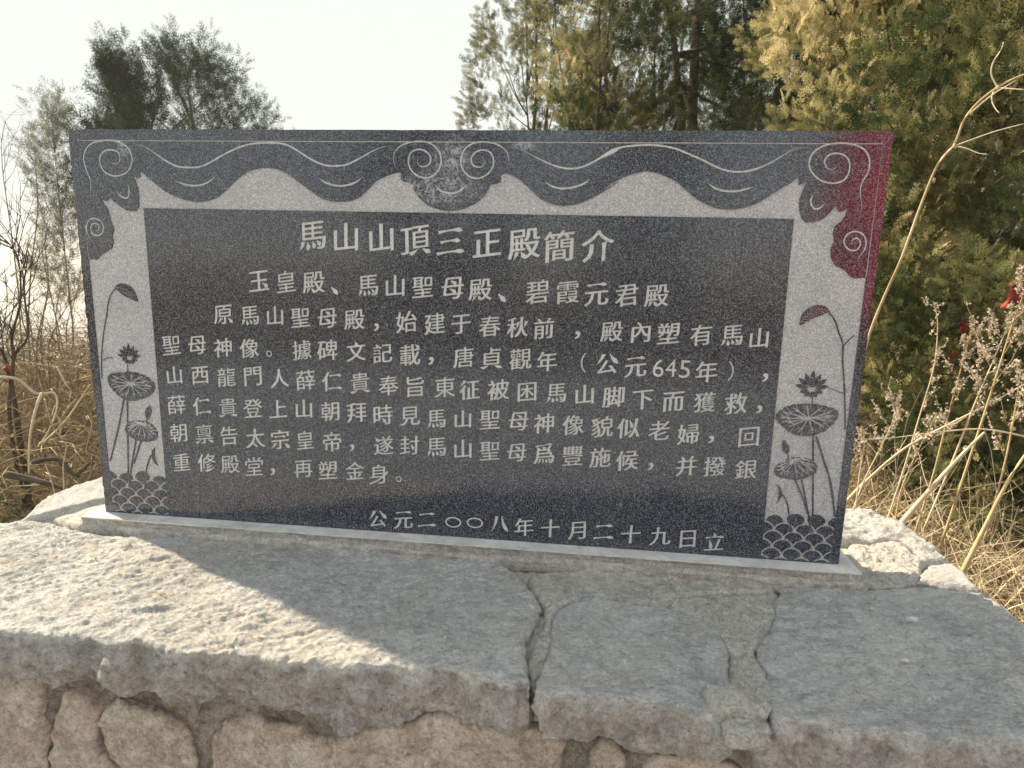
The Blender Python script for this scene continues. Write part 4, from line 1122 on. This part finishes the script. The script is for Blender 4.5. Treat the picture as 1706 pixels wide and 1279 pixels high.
mt, n_, b_ = new_mat('faded_red_ribbon'); b_.inputs['Base Color'].default_value = (0.30, 0.05, 0.035, 1); b_.inputs['Roughness'].default_value = .9
M['red'] = mt
cloth('banner', 'red cloth banner on two poles across the terrace, mirrored in the tablet', 'banner', (2.52, -3.0, -.79), 1.6, 1.25, M['banner'], 1, .05, True)

# ------------------------------------------------------------------ dry weeds at the right
def mat_straw(name, a, b): return make_plain(name, a, b, 9, .8, .2)
M['straw'] = mat_straw('dry_straw_stem', (0.30, 0.22, 0.11), (0.56, 0.45, 0.27))
M['straw_pale'] = mat_straw('pale_dry_stem', (0.42, 0.35, 0.23), (0.68, 0.60, 0.44))
M['twig'] = mat_straw('brown_twig', (0.12, 0.085, 0.055), (0.30, 0.23, 0.16))
M['seed'] = make_plain('downy_seed_heads', (0.46, 0.39, 0.31), (0.76, 0.68, 0.58), 60, .95, .2)
def floret(P, r, n, V, F, rs):
    """a small tuft of downy bracts: crossed thin blades round a point"""
    for _ in range(n):
        d = np.array([rs.gauss(0, 1), rs.gauss(0, 1), rs.gauss(.4, 1)]); d /= np.linalg.norm(d)
        u = np.cross(d, [rs.random(), .3, .8]); u /= np.linalg.norm(u); o = len(V)
        q = P + d * r * .3
        V += [P, q + u * r * .30, P + d * r * rs.uniform(.7, 1.2), q - u * r * .42, q + np.cross(d, u) * r * .42]
        F += [[o, o + 1, o + 2], [o, o + 2, o + 3], [o, o + 4, o + 2]]
def weed(label, pts, r0, seed, heads=8, spread=.16, mat='straw', group='dry weeds behind the right end of the plinth', hr=.0060, dens=26):
    rs = random.Random(seed)
    P = [np.array(p) for p in smooth_line3(pts, 6)]
    root = empty('dry_weed', tuple(P[0]), label, 'dry weed', group)
    n = len(P); V, F = twig_mesh(P, [r0 * (1 - .7 * i / (n - 1)) for i in range(n)], 6)
    mesh_obj('stem', V, F, M[mat], root, tuple(P[0]), smooth=True)
    BV, BF, SV, SF = [], [], [], []
    for k in range(heads):
        i = int(n * (.42 + .56 * k / max(1, heads))); i = min(i, n - 2); T = P[i + 1] - P[i]; T /= np.linalg.norm(T) + 1e-9
        s = np.array([rs.gauss(0, 1), rs.gauss(0, .7), rs.gauss(.2, .6)]); d = T * .8 + s / np.linalg.norm(s) * .8; d /= np.linalg.norm(d)
        L = spread * rs.uniform(.4, 1) * (1.15 - k / heads * .6)
        bp = [P[i] + d * L * t + np.array([0, 0, .25 * L * t * t]) + np.array([rs.gauss(0, .004), rs.gauss(0, .004), 0]) for t in (0, .3, .6, 1)]
        v, f = twig_mesh(bp, [r0 * .35, r0 * .3, r0 * .22, r0 * .12], 4); mesh_obj('side_twig', v, f, M[mat], root, tuple(P[0]), smooth=True)
        for q in range(int(dens * 1.1 * (.3 + rs.random()))):
            t = rs.uniform(.25, 1.02); j = min(2, int(t * 3)); pp = bp[j] + (bp[j + 1] - bp[j]) * (t * 3 - j) + np.array([rs.gauss(0, .0045), rs.gauss(0, .0045), rs.gauss(0, .0045)])
            floret(pp, hr * rs.uniform(.6, 1.3), 4, SV, SF, rs)
    for q in range(int(dens * .8) if dens else 0):
        i = min(n - 1, int(n * (1 - rs.random() ** 2 * .25))); floret(P[i] + np.array([rs.gauss(0, .0045), rs.gauss(0, .0045), rs.gauss(0, .0045)]), hr * rs.uniform(.6, 1.2), 4, SV, SF, rs)
    if SV: tag(mesh_obj('seed_heads', SV, SF, M['seed'], root, tuple(P[0])), kind='stuff')
    return root
def smooth_line3(P, sub): return [np.array(p) for p in smooth_line([tuple(p) for p in P], sub)]
def wpt(L, d0, d1=None):
    d1 = d1 or d0; n = len(L)
    return [tuple(at(x, y, d0 + (d1 - d0) * i / (n - 1))) for i, (x, y) in enumerate(L)]
# the long bare stem that arches up past the right edge of the tablet
long_pts = wpt([(1380,760),(1425,640),(1449,555),(1475,490),(1502,430),(1533,345),(1562,275),(1590,240),(1606,200),(1630,170),(1664,144),(1706,124),(1760,110)], 1.95)
lp = [np.array(p) for p in smooth_line3(long_pts, 4)]
root = empty('dry_reed', tuple(lp[0]), 'long golden dry stem arching up beside the right edge of the tablet', 'dry reed')
v, f = twig_mesh(lp, [.0040 * (1 - .45 * i / len(lp)) for i in range(len(lp))], 8); mesh_obj('stem', v, f, M['straw'], root, tuple(lp[0]), smooth=True)
for L in ([(1590,243),(1610,247),(1630,255),(1646,257)], [(1590,243),(1620,232),(1660,218),(1706,206)], [(1662,145),(1652,125),(1654,105),(1668,82),(1672,70)], [(1664,146),(1690,148),(1720,150)], [(1656,150),(1652,165),(1658,180),(1665,188)], [(1615,190),(1650,160),(1692,134)]):
    q = [np.array(p) for p in smooth_line3(wpt(L, 1.95, 1.93), 4)]; v, f = twig_mesh(q, [.0019 * (1 - .6 * i / len(q)) for i in range(len(q))], 6); mesh_obj('side_twig', v, f, M['straw_pale'], root, tuple(lp[0]), smooth=True)
for (x, y) in ((1590,243),(1618,188),(1556,300),(1662,146)):
    c = at(x, y, 1.95); v, f = twig_mesh([c + [0, 0, -.006], c, c + [0, 0, .006]], [.0030, .0044, .0030], 8); mesh_obj('node', v, f, M['straw'], root, tuple(lp[0]), smooth=True)
specs = [
 ('thick pale stem leaning right from behind the tablet corner', [(1380,870),(1413,832),(1450,795),(1510,745),(1590,702),(1650,672),(1720,632)], 2.2, 2.4, .0065, 3, .10, 'straw_pale', 6),
 ('thickest dry stalk, slanting up from the plinth edge', [(1480,900),(1507,865),(1550,815),(1600,760),(1640,720)], 2.0, 2.2, .0100, 0, .1, 'straw_pale', 0),
 ('slender weed with small clustered heads at the top, nearest the tablet', [(1470,890),(1500,800),(1530,700),(1556,610),(1562,540),(1556,505)], 2.4, 2.4, .0030, 9, .06, 'straw_pale', 12),
 ('weed with the tallest dense seed plume left of the pair', [(1520,900),(1555,790),(1580,690),(1605,600),(1622,535)], 2.5, 2.5, .0034, 10, .10, 'straw', 30),
 ('bushy pale seed head leaning right at mid height', [(1540,880),(1590,760),(1625,670),(1655,600),(1680,540)], 2.3, 2.4, .0034, 12, .13, 'straw_pale', 34),
 ('weed with feathery seed head reaching the right edge', [(1570,900),(1630,720),(1662,620),(1690,530),(1710,480)], 2.3, 2.3, .0040, 12, .14, 'straw', 34),
 ('low weed with seed clusters beside the tablet rim', [(1410,880),(1440,800),(1470,740),(1490,690),(1480,655)], 2.2, 2.2, .0026, 9, .09, 'straw_pale', 22),
 ('small weed tipped with white florets against the dark foliage', [(1425,850),(1432,790),(1440,740),(1436,715)], 2.1, 2.1, .0022, 4, .05, 'straw_pale', 14),
 ('weed bent flat across the others towards the tablet', [(1720,730),(1640,715),(1560,720),(1480,730),(1418,732)], 2.3, 2.1, .0034, 4, .08, 'straw_pale', 8),
 ('thin weed with drooping heads at the far right', [(1640,900),(1672,780),(1690,690),(1700,620)], 2.0, 2.0, .0030, 8, .12, 'straw', 26),
 ('stout cane at the lower right corner of the weeds', [(1600,960),(1640,880),(1680,800),(1720,740)], 1.9, 2.0, .0070, 0, .1, 'straw', 0),
 ('fine weed with brown seed beads by the lower stalks', [(1490,880),(1500,820),(1520,770),(1545,720),(1560,690)], 1.95, 2.0, .0022, 8, .07, 'straw', 18),
]
for i, (lb, L, d0, d1, r, hd, sp, mt_, dn) in enumerate(specs):
    weed(lb, wpt(L, d0, d1), r, 100 + i, hd, sp, mt_, dens=dn)
# tangle of fine dry stalks nobody could count
def tangle(name, label, n, region, seed, rmin, rmax, lmin, lmax, mat, up=.6, curl=.3, zoff=(0, .25), tilt=None, beads=0):
    rs = random.Random(seed); V, F = [], []
    k = 0; tries = 0
    while k < n and tries < n * 6:
        tries += 1
        x, y = region(rs)
        if x is None: continue
        if -.34 < x < 2.0 and -.6 < y < .50: continue
        z = gz((x, y)) + rs.uniform(*zoff); L = rs.uniform(lmin, lmax)
        d = np.array([rs.gauss(0, 1), rs.gauss(0, 1), abs(rs.gauss(0, 1)) * up]); 
        if tilt is not None: d = d + np.array(tilt)
        d /= np.linalg.norm(d); p = np.array([x, y, z]); pts = [p]
        for _ in range(5):
            d = d + np.array([rs.gauss(0, 1), rs.gauss(0, 1), rs.gauss(-.1, 1)]) * curl; d /= np.linalg.norm(d); p = p + d * L / 5; pts.append(p)
        if any(-.30 < q[0] < 1.97 and -.5 < q[1] < .46 and q[2] < .9 for q in pts): continue
        r = rs.uniform(rmin, rmax); v, f = twig_mesh(pts, [r * (1 - .12 * i) for i in range(6)], 3); o = len(V); V += v; F += [[a + o for a in q] for q in f]
        for _ in range(beads): 
            j = rs.randrange(2, 6); floret(pts[j], .012 * rs.uniform(.6, 1.3), 3, V, F, rs)
        k += 1
    me = mesh_obj(name, V, F, M[mat], None, (0, 0, 0)); tag(me, label, None, None, 'stuff'); return me
def box(x0, x1, y0, y1, p=1.0):
    def f(rs):
        return x0 + (x1 - x0) * rs.random(), y0 + (y1 - y0) * rs.random() ** p
    return f
tangle('dry_grass', 'tangle of straw coloured grass stalks on the ground at the right', 2600, box(1.75, 4.2, -.4, 2.9), 41, .0010, .0026, .18, .6, 'straw', .9, .22, (0, .25), (.1, 0, .2))
tangle('dry_grass', 'bleached fine stalks lying in the weeds at the right', 1100, box(1.85, 3.8, -.2, 1.9), 42, .0010, .0028, .25, .8, 'straw_pale', .8, .13, (0.05, .42), (.3, 0, .25), beads=1)
tangle('dry_brush', 'brown tangled brush and bracken on the bank at the left', 6500, box(-5.2, -.36, -.1, 4.6), 43, .0013, .0038, .2, .75, 'twig', .5, .5, (0, .80))
tangle('dry_brush', 'straw coloured stalks in the brush on the bank at the left', 4200, box(-4.8, -.36, -.1, 4.4), 44, .0010, .0032, .2, .7, 'straw', .5, .5, (0, .84))
tangle('dry_brush', 'brown brush behind the plinth', 1500, box(-.4, 3.6, .6, 3.5), 45, .0015, .004, .2, .7, 'twig', .8, .4, (0, .3))
tangle('dry_grass', 'straw scattered further down the slope', 3000, box(-9, 8, 3, 12), 46, .003, .007, .3, .9, 'straw', .9, .3, (0, .2))
# fallen and green leaves in the brush
def leaves(name, label, n, region, seed, s, mat, zo):
    rs = random.Random(seed); V, F = [], []
    for _ in range(n):
        x, y = region(rs); z = gz((x, y)) + rs.uniform(*zo)
        if -.34 < x < 2.0 and -.55 < y < .5: continue
        a = rs.uniform(0, 6.3); d = np.array([math.cos(a), math.sin(a), rs.uniform(-.5, .6)]); u = np.cross(d, [rs.gauss(0, .4), rs.gauss(0, .4), 1]); u /= np.linalg.norm(u); p = np.array([x, y, z]); k = s * rs.uniform(.5, 1.3); o = len(V)
        nn = np.cross(d, u) * .15 * k
        V += [p, p + d * k * .5 + u * k * .24 + nn, p + d * k, p + d * k * .5 - u * k * .24 + nn, p + d * k * .5]; F += [[o, o + 1, o + 4], [o + 1, o + 2, o + 4], [o + 2, o + 3, o + 4], [o + 3, o, o + 4]]
    V = np.array(V); t = np.repeat(rng.random(len(V) // 5), 5)
    tag(mesh_obj(name, V, F, mat, attr=t), label, None, None, 'stuff')
M['dead'] = make_leaf('curled_dead_leaves', [(0.1, (0.10, 0.06, 0.035)), (0.5, (0.26, 0.18, 0.10)), (0.9, (0.42, 0.32, 0.18))], .3, 2)
M['greenleaf'] = make_leaf('green_ground_leaves', [(0.1, (0.04, 0.07, 0.025)), (0.6, (0.10, 0.14, 0.05)), (0.95, (0.34, 0.32, 0.06))], .35, 2)
leaves('dead_leaves', 'curled brown leaves caught in the brush at the left', 6500, box(-5.0, -.36, -.1, 4.4), 51, .045, M['dead'], (0, .80))
leaves('dead_leaves', 'curled leaves among the weeds at the right', 1800, box(1.9, 4.2, -.3, 2.8), 52, .035, M['dead'], (0, .3))
leaves('green_leaves', 'low green leaves at the foot of the brush by the left corner of the plinth', 1500, box(-1.35, -.36, -.1, .9), 53, .045, M['greenleaf'], (.35, .55))
leaves('green_leaves', 'sparse green and yellow leaves in the brush', 420, box(-4.0, -.4, .5, 4.2), 54, .05, M['greenleaf'], (.2, .75))
# ---- bare shrubs and prominent branches at the left
def bare_shrub(label, base, tips, r, seed, mat='twig', sub=7, group='bare shrubs at the left edge'):
    rs = random.Random(seed); base = np.array(base); root = empty('bare_shrub', tuple(base), label, 'shrub', group)
    for L in tips:
        P = smooth_line3([tuple(base)] + [tuple(p) for p in L], 5); n = len(P)
        v, f = twig_mesh(P, [r * (1 - .8 * i / (n - 1)) for i in range(n)], 6); mesh_obj('branch', v, f, M[mat], root, tuple(base), smooth=True)
        TV, TF = [], []
        for k in range(sub):
            i = rs.randrange(n // 3, n - 1); T = P[i + 1] - P[i]; T /= np.linalg.norm(T); p = P[i]; d = T + np.array([rs.gauss(0, .6), rs.gauss(0, .6), rs.gauss(.2, .4)]); pts = [p]
            LL = rs.uniform(.15, .55) * np.linalg.norm(P[-1] - P[0]) * .45
            for _ in range(5):
                d = d / np.linalg.norm(d) + np.array([rs.gauss(0, .16), rs.gauss(0, .16), rs.gauss(.05, .14)]); p = p + d / np.linalg.norm(d) * LL / 5; pts.append(p)
            v, f = twig_mesh(pts, [r * .32 * (1 - .16 * q) for q in range(6)], 4); o = len(TV); TV += v; TF += [[a + o for a in q] for q in f]
            for _ in range(3):
                j = rs.randrange(1, 5); q0 = pts[j]; e = d / np.linalg.norm(d) + np.array([rs.gauss(0, .6), rs.gauss(0, .6), rs.gauss(.1, .5)]); e /= np.linalg.norm(e)
                v, f = twig_mesh([q0, q0 + e * LL * .22, q0 + e * LL * .4 + [0, 0, LL * .06]], [r * .16, r * .12, r * .06], 3); o = len(TV); TV += v; TF += [[a + o for a in q] for q in f]
        if TV: tag(mesh_obj('fine_twigs', TV, TF, M[mat], root, tuple(base), smooth=True), kind='stuff')
b1 = place(8, 3.3)
bare_shrub('gnarled dark bare shrub cut off by the left edge', b1, [wpt([(18,720),(22,600),(20,560),(34,500),(30,430),(10,400)], 3.3), wpt([(20,640),(46,560),(40,480),(48,420)], 3.3, 3.5), wpt([(20,640),(-10,560),(-20,450)], 3.3)], .009, 61, 'bark', 14)
bare_shrub('thin upright bare shrub rising against the pale sky at the left edge', place(40, 5.0), [wpt([(40,600),(30,480),(18,380),(5,290),(2,230)], 5.0), wpt([(50,600),(50,470),(62,360),(60,290),(45,240)], 5.0), wpt([(60,600),(80,480),(75,400),(90,330)], 5.0, 5.3)], .006, 62, 'twig', 12)
bare_shrub('fine bare shrub between the left edge and the tablet, misty behind', place(105, 7.0), [wpt([(95,560),(100,480),(118,420),(112,370)], 7), wpt([(100,560),(80,470),(70,410),(74,350)], 7), wpt([(110,560),(128,490),(135,450)], 7, 7.2)], .007, 63, 'twig', 14)
bare_shrub('low spreading bare shrub at the bank top beside the left rim of the tablet', place(70, 5.6), [wpt([(60,600),(50,540),(30,500),(8,470)], 5.6), wpt([(80,600),(95,540),(120,500),(140,480)], 5.6), wpt([(70,600),(72,530),(78,490)], 5.6)], .007, 64, 'twig', 16)
def bough(label, L, d0, d1, r, mat, seed):
    P = smooth_line3(wpt(L, d0, d1), 6); n = len(P); v, f = twig_mesh(P, [r * (1 - .6 * i / (n - 1)) for i in range(n)], 6)
    rs = random.Random(seed)
    o_ = mesh_obj('fallen_branch', v, f, M[mat], None, tuple(P[0]), smooth=True); tag(o_, label, 'branch', 'bare branches lying in the left brush')
bough('pale crooked branch hanging down in the left brush', [(70,655),(60,680),(50,730),(48,790)], 2.6, 2.5, .006, 'straw_pale', 1)
bough('pale branch arching over the left brush below the red scrap', [(0,628),(30,632),(60,655),(90,655),(95,680),(80,720),(62,745)], 2.7, 2.6, .0055, 'straw_pale', 2)
bough('thin whip curving from the tablet rim into the left brush', [(95,610),(110,640),(118,650),(115,670)], 2.7, 2.7, .004, 'straw_pale', 3)
bough('dark stick lying low in the left brush', [(10,790),(60,800),(110,815)], 2.3, 2.2, .012, 'bark', 4)
bough('dark curved stick behind the left corner of the plinth', [(55,770),(95,765),(125,790),(150,770)], 2.4, 2.3, .009, 'bark', 5)
bough('whitish twig bent over the upper left brush', [(18,460),(40,448),(70,456)], 3.2, 3.2, .005, 'straw_pale', 6)
bough('long thin brown stick rising to the right in the left brush', [(70,740),(110,700),(150,640)], 2.4, 2.6, .005, 'straw', 7)
# ---- red scraps of cloth caught in the trees
def scrap(label, px, py, dist, w, h, seed):
    c = at(px, py, dist); rs = random.Random(seed); nx, ny = 8, 8; V = []
    for j in range(ny + 1):
        for i in range(nx + 1):
            a, b = i / nx - .5, j / ny - .5
            ww = w * (1 - .35 * abs(b) + .15 * math.sin(b * 9 + seed))
            V.append((c[0] + a * ww + .15 * w * math.sin(b * 5 + seed), c[1] + .3 * w * math.sin(a * 7 + b * 4 + seed) + .1 * w * math.sin(b * 13), c[2] + b * h + .12 * h * math.sin(a * 6 + seed)))
    F = [[j * (nx + 1) + i, j * (nx + 1) + i + 1, (j + 1) * (nx + 1) + i + 1, (j + 1) * (nx + 1) + i] for j in range(ny) for i in range(nx)]
    o = mesh_obj('red_ribbon', V, F, M['red'], None, tuple(c), smooth=True); m_ = o.modifiers.new('thickness', 'SOLIDIFY'); m_.thickness = .002
    tag(o, label, 'ribbon', 'red scraps of cloth in the trees')
scrap('largest red cloth scrap, caught in the golden tree at the right edge', 1688, 490, 3.0, .05, .085, 1)
scrap('small red scrap low in the golden tree, left of the largest one', 1604, 545, 3.3, .03, .04, 2)
scrap('faint red scrap lowest in the golden tree above the weeds', 1590, 592, 3.3, .022, .022, 5)
scrap('red scrap hanging in the gnarled shrub at the left edge', 14, 612, 3.1, .028, .02, 3)
# ---- litter on the plinth
for nm, lb, px, py, r in (('pebble', 'tiny white pebble on the right capstone', 1520, 1031, .006), ('pebble', 'white chip in the middle of the right capstone, nearer the front', 1508, 1100, .004)):
    c = ground(px, py, ZC + .004); V, F = [], []
    for k in range(6):
        for j in range(4):
            th = math.pi * j / 3; a = 2 * math.pi * k / 6; q = r * (1 + .3 * math.sin(k * 2.1 + j)); V.append(c + np.array([q * math.sin(th) * math.cos(a) * 1.5, q * math.sin(th) * math.sin(a), q * .7 * math.cos(th)]))
    for k in range(6):
        for j in range(3): F.append([k * 4 + j, k * 4 + j + 1, (k + 1) % 6 * 4 + j + 1, (k + 1) % 6 * 4 + j])
    tag(mesh_obj(nm, V, F, M['ledge'], None, tuple(c)), lb, 'pebble')
for i, (lb, L) in enumerate((('forked bit of straw on the sunlit left capstone', [(148,912),(153,922),(160,929)]), ('short straw further forward on the sunlit left capstone', [(258,986),(268,989),(277,989)]), ('curled straw on the right capstone', [(1414,1158),(1425,1150),(1434,1156)]))):
    P = [ground(a, b, ZC + .005) for a, b in L]; v, f = twig_mesh(P, .0012, 5); tag(mesh_obj('straw_bit', v, f, M['straw'], None, tuple(P[0])), lb, 'straw')

# ------------------------------------------------------------------ winter haze in the air
def haze():
    x0, x1, y0, y1, z0, z1_ = -4150, 4150, -4100, 4100, -150, 14
    V = [(x0, y0, z0), (x1, y0, z0), (x1, y1, z0), (x0, y1, z0), (x0, y0, z1_), (x1, y0, z1_), (x1, y1, z1_), (x0, y1, z1_)]
    F = [[3, 2, 1, 0], [4, 5, 6, 7], [0, 1, 5, 4], [1, 2, 6, 5], [2, 3, 7, 6], [3, 0, 4, 7]]
    mt = bpy.data.materials.new('haze'); mt.use_nodes = True; n = mt.node_tree; n.nodes.remove(n.nodes['Principled BSDF'])
    v = n.nodes.new('ShaderNodeVolumePrincipled'); v.inputs['Color'].default_value = (0.97, 0.97, 0.95, 1); v.inputs['Density'].default_value = HAZE; v.inputs['Anisotropy'].default_value = 0.0
    n.links.new(v.outputs[0], n.nodes['Material Output'].inputs['Volume'])
    tag(mesh_obj('haze', V, F, mt), kind='stuff')
HAZE = 0.0013
haze()
